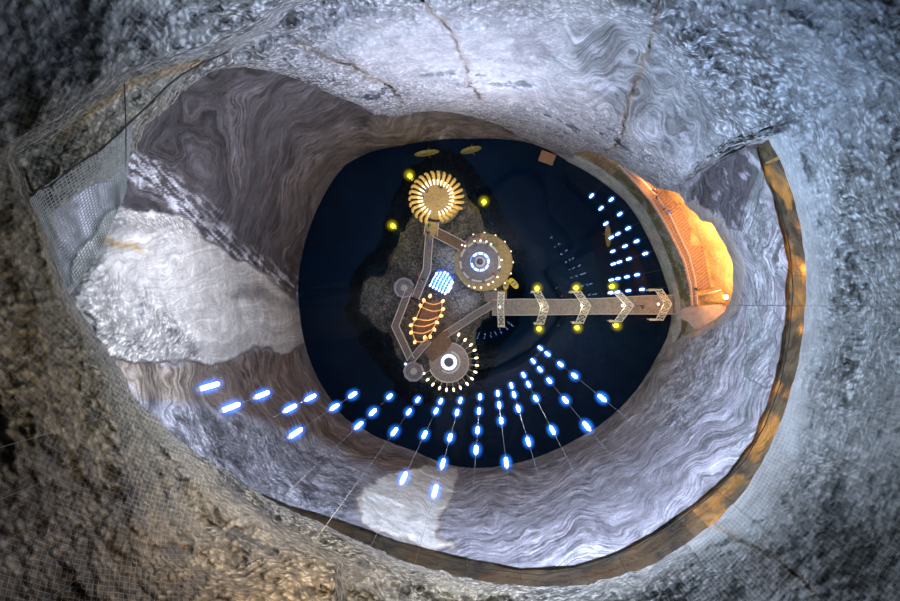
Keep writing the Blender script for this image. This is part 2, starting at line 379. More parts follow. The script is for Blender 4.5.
col = mixc(col, mpale, (.92, .91, .88)); mpe = sstep(4, 0, np.abs(sdist(wpx, wpy, PALE)))*sstep(480, 500, py); col = mixc(col, mpe*.5, (.36, .26, .14))
# white salt flow with a rough crust on its lower-left side and ochre stain
col = mixc(col, mflow, (.74, .71, .68))
rough_zone = mflow*sstep(-8, 12, sdist(wpx, wpy, [(60,280),(95,255),(120,275),(150,292),(185,325),(205,350),(205,372),(60,372)]))
rough2 = mflow*sstep(-5, 8, sdist(wpx, wpy, [(105,200),(190,218),(215,240),(180,236),(105,226)]))
stain = sstep(-4, 6, sdist(wpx, wpy, [(95,240),(110,240),(135,246),(150,260),(125,254),(98,247)]))
col = mixc(col, stain*mflow*.8, (.55, .33, .10))
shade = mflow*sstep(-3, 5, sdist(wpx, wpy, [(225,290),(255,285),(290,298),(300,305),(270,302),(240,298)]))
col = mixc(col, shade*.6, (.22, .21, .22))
edgeb = mflow*sstep(3.5, 0, np.abs(sf)); col = mixc(col, edgeb*.5, (.75, .73, .70))
scar = mflow*sstep(.25, .4, n_a)*rough_zone; col = mixc(col, scar*.7, (.22, .22, .24))
col = mixc(col, mpatch, (.11, .105, .125)); col = mixc(col, mpatch*sstep(.35, .6, n_b+.4*n_a)*.8, (.42, .42, .52))
col = mixc(col, mrw*sstep(-.35, .25, n_b+streak*.4)*.7, (.50, .54, .60))
col = mixc(col, mfw*sstep(-.2, .3, n_b+streak*.5)*.75, (.62, .65, .72))
# pale smooth rim just above the water, right and lower side
rim = sstep(.10, .03, (r-laker)/186)*(1-mdark)
col = mixc(col, rim*.35, (.25, .25, .29))
# border slab round the lit opening
dn = r-inner
slab = np.where((asig > -9) & (asig < 27), 1.0, 0.0)[None, :]*sstep(13, 11, dn+4*fbm(base/6, 3)); col = mixc(col, slab, (.50, .50, .50))
D = D+9*slab*(1-np.clip(dn/12, 0, 1))
# ledge behind the rim
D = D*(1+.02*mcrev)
warm = mcrev*sstep(-.1, .25, n_a+.2*n_b)*np.where((asig > -45) & (asig < 32), 1, .2)[None, :]*(.45+.55*sstep(-.3, .3, n_b))  # warm lamplight on the right of the ledge painted as orange patches
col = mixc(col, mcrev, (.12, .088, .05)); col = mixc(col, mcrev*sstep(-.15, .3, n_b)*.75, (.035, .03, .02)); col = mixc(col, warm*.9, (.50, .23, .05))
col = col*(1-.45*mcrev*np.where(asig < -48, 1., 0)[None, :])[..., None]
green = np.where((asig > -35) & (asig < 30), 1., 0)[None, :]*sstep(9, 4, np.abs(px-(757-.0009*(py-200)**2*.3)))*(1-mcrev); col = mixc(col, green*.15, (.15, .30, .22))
# folded strata
rho = r/laker[None, :]
w1 = fbm(np.stack([px/95+3, py/95, px*0], -1), 3); w2 = fbm(np.stack([px/30+8, py/30, px*0], -1), 3)
fold = np.exp(-((px-668)**2+(py-452)**2)/(2*34**2)); fold2 = np.exp(-((px-560)**2+(py-540)**2)/(2*45**2)); fold3 = np.exp(-((px-205)**2+(py-165)**2)/(2*55**2))
strata = rho*1.7+w1*.24+w2*.035+fold*.30+fold2*.22+fold3*.35+.28*np.sin(px/42+py/70)*sstep(320, 240, px)*sstep(300, 200, py)
strata = np.where(mpatch+mrw > .5, strata*1.0+.004*(px*.6+py), strata)
strata = strata*(1-mflow)+mflow*((py+.32*px)/75+.15*w2+.1*w1)
bands = np.clip(.95-.6*mflow-.55*mpale-.6*mcrev-.55*slab+.05*mdark, 0, 1)*np.clip(.85+.5*n_c, .4, 1)
crust = np.clip(.15+.5*rough_zone+.4*rough2+.5*mmid+.35*mfw+.3*mrw-.1*mdark, 0, 1)
net = np.zeros_like(r)
# rows continuing below the water
def prow(a, n=3): return np.repeat(a[:1], n, 0)
Dn = np.concatenate([np.stack([np.where(innich | sec34, D[0]+q, 90+q*2) for q in (4., 2., .6)]), D]); rn = np.concatenate([prow(r), r])
rn[:3] = np.where((innich | sec34)[None, :], rn[:3]+np.array([26, 14, 4])[:, None], inner[None, :]+np.array([5, 3, 1])[:, None])
ext = lambda a: np.concatenate([prow(a), a])
cole = ext(col); cole[:2] = np.where((innich | sec34)[None, :, None], cole[:2], .03); cole[2] = np.where((innich | sec34)[:, None], cole[2], .08)  # submerged rows darkened, painting in the water's dimming
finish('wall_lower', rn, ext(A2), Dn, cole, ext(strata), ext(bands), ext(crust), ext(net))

# ---------- upper wall
nr = 330; tt = np.linspace(0, 1, nr)[:, None]; A2 = ANG[None, :]*np.ones((nr, 1))
rad = lipr*(1100/lipr)**(tt**1.25)
def tongue(r, A): return A+(np.interp(r, [190,205,215,230,241,257,276,297,313,330,360], [0,-1.0,-2.6,-2.6,-1.2,.3,.9,.7,0,-.3,0])+0.85*np.abs(np.sin(r/3.9))*sstep(345, 320, r)*sstep(205, 225, r))*np.exp(-((A-31.5)/2.6)**2)
A2 = tongue(rad, A2)
r = np.maximum(rad, lipr+0*tt); px = CX+r*np.cos(np.radians(A2)); py = CY-r*np.sin(np.radians(A2))
D0 = depthL(r, A2); k = .86
topz = ((ANG > 33) & (ANG < 100))[None, :]
D = D0*k
base = np.stack([r/F*D*np.cos(np.radians(A2)), r/F*D*np.sin(np.radians(A2)), H-D], -1)
dl = r-lipr
D = D*(1+.07*np.exp(-dl/7.0)-.02)            # rounded lip
n_c = fbm(base/11+40, 3); n_a = fbm(base/4.0+3, 4); n_b = fbm(base/1.3+30, 4)
amp = sstep(0, 25, dl)
sm0 = sstep(0, 60, sdist(px, py, [(330,-20),(250,60),(380,118),(520,140),(580,155),(700,215),(760,140),(700,60),(660,-20)]))
D = D*(1+amp*((.085-.04*sm0)*fbm(base/10.0+20, 3)+(.022-.013*sm0)*fbm(base/2.6+9, 4)+.006*n_b))
# ridges: near masses overlapping the ones behind them
def step_across(line, side, h, wdt):
    d = sdist(px+2.5*n_a*2, py+2.5*n_a, line, True); return h*sstep(-wdt*.25, wdt, d)
TLMASS = [(-400,200),(-100,182),(0,163),(40,141),(75,122),(100,101),(125,83),(160,70),(200,59),(250,40),(310,0),(380,-120),(400,-500),(-600,-500)]
LMASS = [(-500,130),(-50,125),(8,142),(20,168),(28,190),(45,215),(56,250),(68,292),(110,360),(140,410),(205,470),(275,520),(345,560),(345,900),(-600,900)]
RMASS = [(757,128),(772,140),(786,162),(796,190),(805,240),(808,290),(790,400),(1200,420),(1200,-200),(900,-100),(800,60)]
D = D*(1-step_across(TLMASS, 1, .19, 14))*(1-step_across(LMASS, 1, .16, 12))
BRMASS = [(700,545),(745,500),(775,450),(800,380),(1200,420),(1200,800),(700,800)]
# fine colours of the rock
def anchors(px, py, pts, p=2.4):
    w = 0; c = 0
    for x, y, q in pts:
        k_ = 1/((px-x)**2+(py-y)**2+900)**(p/2); w = w+k_; c = c+k_[..., None]*np.array(q)
    return c/w[..., None]
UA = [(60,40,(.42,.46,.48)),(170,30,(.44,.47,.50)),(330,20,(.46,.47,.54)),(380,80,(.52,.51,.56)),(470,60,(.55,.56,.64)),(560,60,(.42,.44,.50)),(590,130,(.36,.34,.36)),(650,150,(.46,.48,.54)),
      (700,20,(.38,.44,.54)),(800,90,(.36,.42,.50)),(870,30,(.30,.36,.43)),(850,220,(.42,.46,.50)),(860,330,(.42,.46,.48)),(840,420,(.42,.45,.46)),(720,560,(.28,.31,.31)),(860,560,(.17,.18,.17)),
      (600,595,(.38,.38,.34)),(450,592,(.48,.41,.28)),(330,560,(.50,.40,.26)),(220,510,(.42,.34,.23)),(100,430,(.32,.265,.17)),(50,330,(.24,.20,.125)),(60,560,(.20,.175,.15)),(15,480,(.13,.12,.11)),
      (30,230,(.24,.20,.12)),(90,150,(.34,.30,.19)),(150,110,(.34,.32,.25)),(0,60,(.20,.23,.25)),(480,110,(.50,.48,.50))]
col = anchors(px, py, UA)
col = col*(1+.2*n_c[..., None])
WPx = px+9*fbm(np.stack([px/30, py/30, px*0], -1), 4); WPy = py+9*fbm(np.stack([px/30+9, py/30, px*0], -1), 4)
SLATE = [(610,20),(650,55),(690,75),(720,105),(715,135),(690,165),(650,150),(630,125),(610,110),(590,80),(580,60),(560,30)]
ms = sstep(-6, 8, sdist(WPx, WPy, SLATE)); col = mixc(col, ms*.75, (.19, .21, .24)); col = mixc(col, ms*sstep(.15, .4, n_a)*.6, (.44, .46, .54))
S2 = [(512,35),(545,30),(560,55),(535,75),(515,60)]; m2 = sstep(-5, 7, sdist(WPx, WPy, S2)); col = mixc(col, m2*.5*sstep(-.2, .3, n_a), (.2, .2, .24))
och = sstep(7, 1, sdist(px+n_a*3, py, [(60,140),(100,105),(130,84),(160,74),(200,62)], False)); col = mixc(col, och*.7, (.42, .26, .09))
dk = sstep(.18, .5, fbm(base/3.2+80, 4)); lowl = sstep(330, 250, px)*sstep(380, 460, py); col = mixc(col, dk*lowl*.7, (.13, .12, .12))
br = sstep(650, 760, px)*sstep(440, 540, py)*sstep(.0, .4, n_c+n_a*.5); col = mixc(col, br*.55, (.15, .14, .12))
lipw = np.exp(-dl/5.0)*np.where((ANG > 80) & (ANG < 150), 0, .5)[None, :]; col = mixc(col, np.clip(lipw, 0, 1), (.50, .50, .50))
CR = [[(662,-10),(655,15),(650,45),(642,66),(636,85),(626,108),(624,130),(617,146),(606,150)], [(418,-5),(436,15),(450,30),(458,48),(466,62),(470,82),(482,100)], [(300,42),(318,50),(332,60),(352,66),(370,76),(385,82),(400,98)],
      [(690,492),(705,515),(722,527),(740,541),(760,552),(780,563),(800,578),(812,592)], [(745,150),(752,143)], [(0,142),(10,152),(22,168),(30,185),(44,212),(60,262)]]
crk = 0
for i, c_ in enumerate(CR):
    d_ = sdist(px+1.4*n_b*2, py+1.4*n_a*2, c_, False); w_ = 2.6 if i in (3, 5) else 1.6
    crk = np.maximum(crk, sstep(w_, .3, d_)*np.clip(.7+n_a, .2, 1)); col = mixc(col, sstep(6, 1, d_)*.35, (.30, .20, .10))
col = mixc(col, crk*.8, (.05, .04, .035)); D = D*(1+.015*crk)
strata = r/186*1.5+fbm(np.stack([px/90, py/90, px*0], -1), 3)*.35
smoothz = sstep(0, 60, sdist(px, py, [(330,-20),(250,60),(380,118),(520,140),(580,155),(700,215),(760,140),(700,60),(660,-20)]))
bands = np.clip(.12+.35*ms+.4*smoothz*sstep(520, 600, px)+.45*sstep(840, 700, px)*sstep(500, 570, py)*sstep(560, 640, px)+.35*(sstep(60, 0, np.abs(py-385))*sstep(780, 820, px)), 0, .8)
crust = np.clip(1.0-.75*smoothz-.3*ms-.8*sstep(50, 0, dl)*np.where((asig > -50) & (asig < 32), 1, .0)[None, :]-.3*sstep(360, 420, py)*sstep(640, 760, px), .1, 1)
net = np.clip(.25+.6*sstep(280, 140, px)+.5*sstep(600, 700, px)*sstep(380, 480, py)+.35*sstep(800, 860, px)-.6*smoothz, 0, .85)*np.clip(.7+.8*n_c, .05, 1)
# underside of the lip, running back to the lower wall
us_r = np.stack([lipr+26, lipr+16, lipr+7, lipr+1.5]); us_D = np.stack([depthL(lipr+26, ANG)*1.0, depthL(lipr+16, ANG)*.985, (D[0]*.45+depthL(lipr+7, ANG)*.55), D[0]*1.02])
us_D = np.maximum(us_D, D[0]*1.005)
ext = lambda a: np.concatenate([np.repeat(a[:1], 4, 0), a])
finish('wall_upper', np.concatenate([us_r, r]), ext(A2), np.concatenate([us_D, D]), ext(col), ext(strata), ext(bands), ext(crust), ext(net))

# ---------- gallery recess (wall between water and walkway, walkway bed, lit back wall)
ga = np.linspace(-16, 64, 420); n = len(ga)
ES = lambda pts: (lambda P: (np.where(P[0] > 180, P[0]-360, P[0]), P[1]))(polar(pts))
def es(pts):
    a, r_ = ES(pts); o = np.argsort(a); return np.interp(ga, a[o], r_[o])
lk = pinterp(LAKEP, ga)
band = es([(560,149),(576,156),(600,168),(625,188),(645,210),(657,232),(667,255),(675,280),(680,302),(681,330),(670,350)])
moss = es([(575,140),(590,148),(618,168),(637,187),(650,202),(663,223),(672,241),(682,262),(688,286),(690,308),(688,330),(678,352)])
walk = es([(590,135),(600,145),(622,162),(640,173),(660,187),(680,206),(692,233),(704,250),(709,270),(713,290),(715,310),(712,330),(700,350)])
rows = [(lk+5, 96.), (lk+3, 92.), (lk, 90.)]
for q in np.linspace(.1, 1, 10): rows.append((lk+(band-lk)*q, 90-4.5*q**.7-0*lk))
for q in np.linspace(.1, 1, 8): rows.append((band+(moss-band)*q, 85.5-4.9*q))
for q in np.linspace(.2, 1, 5): rows.append((moss+(walk-moss)*q, 80.6+0*q))
for q in np.linspace(.04, 1, 16): rows.append((walk*80.6/(80.6-16*q)+4*q, 80.6-16*q))
wtop = walk*80.6/64.6+4; nout = np.interp(ga, NA, NR); nout = np.where(ga > 34, np.interp(ga, np.sort(asig), pinterp(LIPP, np.sort(asig)))+6, nout+5)
Dn_ = depthL(nout, ga)
for q in np.linspace(.1, 1, 8): rows.append((wtop+(nout-wtop)*q+14*math.sin(PI*q), 64.6+(np.where(ga > 34, Dn_*.9, Dn_+8)-64.6)*q))
r = np.array([np.broadcast_to(x[0], (n,)) for x in rows]); D = np.array([np.broadcast_to(x[1], (n,)) for x in rows]); A3 = ga[None, :]+0*r
base = np.stack([r/F*D*np.cos(np.radians(A3)), r/F*D*np.sin(np.radians(A3)), H-D], -1); na = fbm(base/2.5, 4); nb = fbm(base/.9, 4)
ri = np.arange(len(rows))[:, None]+0*r
D = D*(1+.004*na*(ri > 3)); 
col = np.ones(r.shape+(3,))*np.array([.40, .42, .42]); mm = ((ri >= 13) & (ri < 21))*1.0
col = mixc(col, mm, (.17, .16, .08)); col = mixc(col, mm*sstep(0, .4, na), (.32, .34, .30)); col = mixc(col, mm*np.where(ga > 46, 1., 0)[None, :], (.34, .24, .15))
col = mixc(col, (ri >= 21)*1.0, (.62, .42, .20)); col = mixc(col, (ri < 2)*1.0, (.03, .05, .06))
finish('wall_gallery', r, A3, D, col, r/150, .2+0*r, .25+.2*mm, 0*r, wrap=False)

# ------------------------------------------------------------------ lake
lw = [W(CX+(rr_+5)*math.cos(math.radians(a_)), CY-(rr_+5)*math.sin(math.radians(a_)), 0) for a_, rr_ in zip(ANG[::10], laker[::10])]
wm = bpy.data.materials.new('lake_water'); wm.use_nodes = True; nt = wm.node_tree; nt.nodes.clear()
o_ = nt.nodes.new('ShaderNodeOutputMaterial'); tr = nt.nodes.new('ShaderNodeBsdfTransparent'); gl = nt.nodes.new('ShaderNodeBsdfGlossy'); fr = nt.nodes.new('ShaderNodeFresnel')
tr.inputs[0].default_value = (.30, .52, .66, 1); gl.inputs['Roughness'].default_value = .015; fr.inputs['IOR'].default_value = 1.45
wn = nt.nodes.new('ShaderNodeTexNoise'); wn.inputs['Scale'].default_value = .8; wb = nt.nodes.new('ShaderNodeBump'); wb.inputs['Strength'].default_value = .05; wb.inputs['Distance'].default_value = .05
nt.links.new(wn.outputs['Fac'], wb.inputs['Height']); nt.links.new(wb.outputs['Normal'], gl.inputs['Normal'])
mx = nt.nodes.new('ShaderNodeMixShader'); nt.links.new(fr.outputs[0], mx.inputs[0]); nt.links.new(tr.outputs[0], mx.inputs[1]); nt.links.new(gl.outputs[0], mx.inputs[2]); nt.links.new(mx.outputs[0], o_.inputs['Surface'])
me = bpy.data.meshes.new('lake'); me.from_pydata([tuple(p) for p in lw], [], [tuple(range(len(lw)))]); me.materials.append(wm)
lake = bpy.data.objects.new('lake', me); COL.objects.link(lake); tag(lake, 'still dark blue lake filling the bottom of the salt mine shaft', 'lake')
fm = mat('lake_bed', (.003, .058, .112), .9, .35, .05)
MB().disc((0, 0), 52, -6.4, -5.6, 64).build('floor', fm)['kind'] = 'structure'

# ------------------------------------------------------------------ island
ISL = [(427,180),(440,170),(452,178),(464,196),(474,212),(478,226),(490,240),(500,255),(500,280),(497,300),(488,320),(474,330),(472,350),(466,370),(450,378),(428,382),(414,382),(406,365),(392,345),(376,325),(366,308),(367,290),(376,278),(392,268),(398,250),(404,232),(414,214),(418,192)]
gx, gy = np.meshgrid(np.linspace(330, 540, 260), np.linspace(140, 420, 340))
wx = gx+6*fbm(np.stack([gx/25, gy/25, gx*0], -1), 4); wy = gy+6*fbm(np.stack([gx/25+7, gy/25, gx*0], -1), 4)
sd = sdist(wx, wy, ISL); nz = fbm(np.stack([gx/14, gy/14, gx*0+3], -1), 5)
hz = np.where(sd > 0, .9*sstep(0, 22, sd)+.35, .35+sd*.20)+.35*nz*sstep(-30, 5, sd)
for bx, by, br_, bh in ((452,258,11,1.0), (468,216,14,1.3), (375,297,14,1.4), (470,300,10,.9), (398,262,12,1.2)):
    hz = hz+bh*np.exp(-((gx-bx)**2+(gy-by)**2)/(2*br_**2*.5))
hz = np.clip(hz, -5.58, 2.2); keepI = (hz > -5.5)
X = (gx-CX)/F*H; Y = (CY-gy)/F*H
ic = np.ones(gx.shape+(3,))*np.array([.15, .135, .115]); ic = mixc(ic, sstep(0, .5, nz), (.24, .21, .17))
pale = np.exp(-((gx-452)**2+(gy-258)**2)/(2*13**2))+np.exp(-((gx-466)**2+(gy-303)**2)/(2*10**2))+.35*np.exp(-((gx-377)**2+(gy-295)**2)/(2*14**2))
ic = mixc(ic, np.clip(pale, 0, 1)*.9, (.55, .54, .52)); ic = mixc(ic, sstep(.3, -2.6, hz), (.012, .035, .055))  # dimming by the water's depth painted into the island colour
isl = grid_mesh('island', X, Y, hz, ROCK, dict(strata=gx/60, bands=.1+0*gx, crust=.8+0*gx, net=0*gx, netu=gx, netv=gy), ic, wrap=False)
bmi = bmesh.new(); bmi.from_mesh(isl.data); bmesh.ops.delete(bmi, geom=[v for v in bmi.verts if v.co.z < -5.5], context='VERTS'); bmi.to_mesh(isl.data); bmi.free()
tag(isl, 'rough grey salt rock island in the middle of the lake carrying the wooden decks', 'island')

# ------------------------------------------------------------------ decks and walkways
S = H-3; SC = S/F
def PX(n): return n*SC
DZ = 2.6
def path(name, pts, wpx, z, m, label, rail=True, h=1.0, wood=None, sides=(1, 1)):
    c = [W(*p, z) for p in pts]; w = PX(wpx); t = thing(name, label, 'walkway', (c[0].x, c[0].y, 0))
    L_, R_ = [], []
    for i, p in enumerate(c):
        a = c[max(i-1, 0)]; b = c[min(i+1, len(c)-1)]; d = (b-a).normalized(); nrm = Vector((-d.y, d.x, 0))
        if 0 < i < len(c)-1:
            d1 = (c[i]-a).normalized(); k = 1/max(.4, nrm.dot(Vector((-d1.y, d1.x, 0))))
        else: k = 1
        L_.append(p+nrm*w/2*k); R_.append(p-nrm*w/2*k)
    mb = MB()
    for i in range(len(c)-1): mb.prism([tuple(q)[:2] for q in (L_[i], L_[i+1], R_[i+1], R_[i])], z-.25, z)
    mb.build('deck', m, t)
    for i in range(len(c)): MB().tube([c[i]-Vector((0, 0, z+.5)), c[i]-Vector((0, 0, .25))], .14).build('support_post', M['dark'], t)
    if rail:
        for s_, side in zip(sides, (L_, R_)):
            if not s_: continue
            rb = MB(); rb.tube([p+Vector((0, 0, h)) for p in side], .09, 5); rb.tube([p+Vector((0, 0, h*.5)) for p in side], .05, 4)
            for i in range(len(side)-1):
                k = max(1, int((side[i+1]-side[i]).length/1.6))
                for j in range(k+1):
                    q = side[i].lerp(side[i+1], j/k); rb.tube([q-Vector((0, 0, .05)), q+Vector((0, 0, h))], .05, 4)
            rb.build('railing', M['rail'], t)
    return t

def round_rail(parent, c, r, z, a0, a1, h=1.0, m='rail', rad=.1, step=12):
    rb = MB(); k = max(3, int(abs(a1-a0)/6)); full = abs(a1-a0) >= 359
    P = [Vector((c[0]+r*math.cos(math.radians(a0+(a1-a0)*i/k)), c[1]+r*math.sin(math.radians(a0+(a1-a0)*i/k)), z)) for i in range(k if full else k+1)]
    rb.tube([p+Vector((0, 0, h)) for p in P], rad, 5, closed=full); rb.tube([p+Vector((0, 0, h*.5)) for p in P], rad*.6, 4, closed=full)
    for p in P[::2]: rb.tube([p-Vector((0, 0, .05)), p+Vector((0, 0, h))], rad*.6, 4)
    return rb.build('railing', M[m], parent)

# 1 rib-ringed round deck
c = W(437, 200, DZ); t = thing('round_pavilion', 'round golden pavilion ringed by bright curved timber ribs, topmost deck of the island', 'pavilion', (c.x, c.y, 0))
MB().disc(c, PX(19.5), DZ-.35, DZ).build('deck', M['wood'], t)
MB().disc(c, PX(9), -.5, DZ-.35, 24).build('base', M['dark'], t)
MB().ring(c, PX(14.3), PX(16.6), DZ, DZ+.5, 20, 165).build('bench', M['wood'], t)
pr = MB()
for i in range(25):
    a = -78+ (360-36)*i/24 + 0
    a = math.radians(a)
    ur = Vector((math.cos(a), math.sin(a), 0)); ut = Vector((-math.sin(a), math.cos(a), 0)); sg = .9
    lower = -80 < math.degrees(a) < -30
    q = [(14.5, 0, 0.1), (16.5, .1, 1.0), (20.0, .3, 1.6), (24 if not lower else 20.8, .8, 1.8), (26.0 if not lower else 22, 1.8, 1.5), (27.0 if not lower else 23, 3.2, .9)]
    P = [c+ur*PX(x)+ut*PX(y-.4*x*.1)*sg+Vector((0, 0, z)) for x, y, z in q]
    MB().tube(P, [.18, .26, .32, .34, .36, .26], 4).build('rib', M['rib'], t)
    l0 = c+ur*PX(13.2)+Vector((0, 0, 1.5)); l1 = c+ur*PX(17.8)+ut*PX(.3)+Vector((0, 0, 2.0))
    MB().tube([l0, l1], [.08, .15], 5).build('light_strip', M['white'], t)
for k_ in range(5):
    a = math.radians(-75+13*k_); p = c+Vector((math.cos(a), math.sin(a), 0))*PX(22)+Vector((0, 0, 0))
    MB().bar(p-Vector((-math.sin(a), math.cos(a), 0))*.5+Vector((0, 0, .3)), p+Vector((-math.sin(a), math.cos(a), 0))*.5+Vector((0, 0, .3)), .9, .5).build('bench', M['wood'], t)
MB().ring(c, PX(19), PX(24.5), DZ-.3, DZ, -82, -15).build('outer_deck', M['wood'], t)

# 2 walkways of the north part
path('walkway', [(433,222),(431,236)], 13, DZ-.1, M['wood'], 'short wide plank landing at the foot of the golden rib pavilion', sides=(1, 1))
path('walkway', [(430,236),(428.5,252),(427.5,270),(416,298)], 7.5, DZ-.2, M['greywood'], 'narrow grey walkway bending down the left side of the pale rock dome')
path('ramp', [(436,233),(450,240),(463,247)], 10, DZ+.05, M['wood2'], 'brown plank ramp between the golden pavilion and the big round plaza')

# 3 big plaza
c = W(480, 262, DZ); c2 = W(483.5, 262.5, DZ)
t = thing('round_plaza', 'big round plaza with a ring of blue-white arc lamps and tan outer terrace', 'plaza', (c.x, c.y, 0))
MB().disc(c2, PX(29), DZ-.75, DZ-.4, 56).build('terrace', M['wood'], t)
MB().disc(c2, PX(16), -.5, DZ-.7, 24).build('base', M['dark'], t)
MB().disc(c, PX(21), DZ-.4, DZ, 48).build('stage', M['radial'], t)
round_rail(t, c2, PX(28.7), DZ-.4, -95, 118, 1.0, 'beam', .11)
for i in range(9):
    a = math.radians(-66+22*i); p = c2+Vector((math.cos(a), math.sin(a), 0))*PX(29.4)+Vector((0, 0, .3))
    MB().ball(p, .22, .22, .22, 8, 5).build('post_lamp', M['white'], t)
for a0, a1 in ((-115, -85), (-75, -45), (-22, 18), (28, 62), (72, 100), (110, 128), (140, 165), (178, 200), (212, 235)):
    MB().ring(c, PX(18.6), PX(20.6), DZ, DZ+.55, a0, a1, 8).build('bench', M['rail'], t)
for i, (x, y) in enumerate([(465,246),(474.5,241),(480.5,240.5),(486.5,241.5),(491,244),(501.5,260),(500,267),(497.5,277),(493,282),(488.5,284.5),(481,287.5),(474.5,287.5),(469,286),(462,245)]):
    p = W(x, y, DZ+.6); MB().tube([p-Vector((0, 0, 1.0)), p], .06, 5).ball(p, .21, .21, .2, 8, 5).build('bollard_lamp', M['white'], t)
for i in range(9):
    if i == 4: continue
    a0 = 200+40*i-215; MB().ring(c, PX(7.6), PX(9.4), DZ+.05, DZ+.5, a0+5, a0+34, 8).build('arc_lamp', M['ice'], t)
MB().ring(c, PX(9.4), PX(9.9), DZ+.02, DZ+.35, 0, 320, 40).build('arc_lamp_rim', M['blue'], t)
MB().ring(c, PX(3.3), PX(5.2), DZ, DZ+.4, 0, 360, 30).build('kerb_ring', M['lilac'], t)
MB().disc(c, PX(2.2), DZ, DZ+1.2, 20).ball(c+Vector((0, 0, 1.2)), PX(2.2), PX(2.2), .5).build('hub', M['dark'], t)
MB().prism([tuple(W(*p, DZ))[:2] for p in ((484,292),(507,290),(507,304),(492,305),(484,300))], DZ-.6, DZ-.3).build('apron', M['greywood'], t)

# 4 blue light grid
c = W(442.5, 281, DZ); t = thing('light_trellis', 'tilted trellis of blue and white light rods beside the pale rock dome', 'light sculpture', (c.x, c.y, 0))
an = math.radians(62); ux = Vector((math.cos(an), math.sin(an), 0)); uy = Vector((math.cos(an-PI/2), math.sin(an-PI/2), 0))
for i in range(6):
    o2 = c+uy*PX(-8.5+3.4*i)+ux*PX(-1.2*abs(i-2.5)); h1 = 8.5-abs(i-2.5)*1.2
    MB().tube([o2-ux*PX(h1)+Vector((0, 0, .4)), o2+Vector((0, 0, 1.3)), o2+ux*PX(h1)+Vector((0, 0, .4))], .14, 5).build('rod', M['ice'], t)
    for e in (-1, 1):
        MB().ball(o2+ux*PX(h1*e+1.2*e)+Vector((0, 0, .5)), .38, .28, .3, 8, 5, an).build('bulb', M['ice'], t)
for i in range(5):
    o2 = c+ux*PX(-6+3*i); MB().tube([o2-uy*PX(8.6)+Vector((0, 0, .5)), o2+Vector((0, 0, 1.35)), o2+uy*PX(8.6)+Vector((0, 0, .5))], .12, 5).build('cross_rod', M['blue'], t)
for x, y in ((452,283),(450.5,287.5),(448.5,291)): MB().ball(W(x, y, DZ+.4), .55, .35, .35, 8, 5, an).build('bulb', M['ice'], t)
MB().bar(c-ux*PX(9)+Vector((0, 0, -.2)), c+ux*PX(9)+Vector((0, 0, -.2)), PX(18), .2).build('base_plate', mat('blue_self_lit_panel', (.05, .12, .4), .5, .1, 2, emit=(.01, .07, 1), estr=.55), t)  # plate emits blue itself in place of light from the rods
MB().tube([c-Vector((0, 0, DZ)), c-Vector((0, 0, .2))], .3).build('support_post', M['dark'], t)
add_halo(c+Vector((0, 0, .6)), PX(17), PX(14), 1.8, M['bhalo'], t, an)

# 5 amber rib pergola
c = W(427, 318, DZ); t = thing('ribbed_pergola', 'amber lit pergola of arching ribs with glowing bulbs over a dark hollow', 'pergola', (c.x, c.y, 0))
LB = [(424,301.5),(421,306.7),(416,318.7),(412,324.7),(412,331.7),(415.4,341)]; RB = [(442,302),(442,309.7),(440,316),(436,322),(433.7,328.5),(430,335.5)]
for l, r_ in zip(LB, RB):
    A = W(*l, DZ+.4); B = W(*r_, DZ+.4); mid = (A+B)/2+Vector((.3, -.6, 1.3))
    MB().tube([A, A.lerp(mid, .55)+Vector((.1, -.1, .45)), mid, B.lerp(mid, .55)+Vector((0, -.1, .45)), B], [.12, .14, .14, .14, .12], 5).build('rib', M['orangerib'], t)
    for p in (A, B):
        MB().ball(p+(p-c).normalized()*.25, .48, .36, .36, 10, 6, math.atan2(p.y-c.y, p.x-c.x)).build('bulb', M['orange'], t)
for x, y in ((430,296),(424.7,337.5)): MB().ball(W(x, y, DZ+.6), .5, .36, .36, 10, 6, 1.2).build('bulb', M['orange'], t)
for a_ in (LB, RB): MB().tube([W(*p, DZ+.3) for p in a_], .1, 5).build('side_beam', M['orangerib'], t)
MB().prism([tuple(W(*p, DZ))[:2] for p in ((424,303),(437,299),(440,304),(436,320),(430,334),(417,338),(415,330),(418,318))], DZ-1.6, DZ-1.2).build('hollow_floor', M['wood2'], t)
for p in ((424,305), (438,303), (417,335), (430,332)): MB().tube([W(*p, 0), W(*p, DZ+.3)], .12).build('post', M['dark'], t)

# 6 lower plaza
c = W(449, 362, DZ); t = thing('round_plaza', 'lower round plaza with a white ring lamp and sixteen stalk lamps around it', 'plaza', (c.x, c.y, 0))
MB().disc(c, PX(20), DZ-.35, DZ, 48).build('deck', M['radial2'], t)
MB().disc(c, PX(10), -.5, DZ-.35, 24).build('base', M['dark'], t)
round_rail(t, c, PX(19.8), DZ, 200, 440, 1.0, 'rail', .1)
MB().prism([tuple(W(*p, DZ))[:2] for p in ((424,353),(431,344),(441,332),(447,328.5),(452,343),(446,352),(432,362))], DZ-.3, DZ+.06).build('entrance_deck', M['wood2'], t)
MB().ring(c, PX(5.2), PX(7.8), DZ, DZ+.45, 0, 360, 40).build('lamp_ring', M['ice'], t)
for i in range(12):
    a = 2*PI*i/12; p = c+Vector((math.cos(a), math.sin(a), 0))*PX(6.5)+Vector((0, 0, .5)); MB().ball(p, .2, .2, .15, 8, 5).build('bulb', M['white'], t)
MB().ring(c, PX(7.9), PX(8.6), DZ, DZ+.3, 0, 360, 40).build('kerb_ring', M['lilac'], t)
MB().ring(c, PX(9.8), PX(11.6), DZ, DZ+.5, -130, 75, 30).build('crescent_bench', M['rail'], t)
MB().disc(c, PX(4.4), DZ, DZ+.3, 24).build('hub', M['dark'], t)
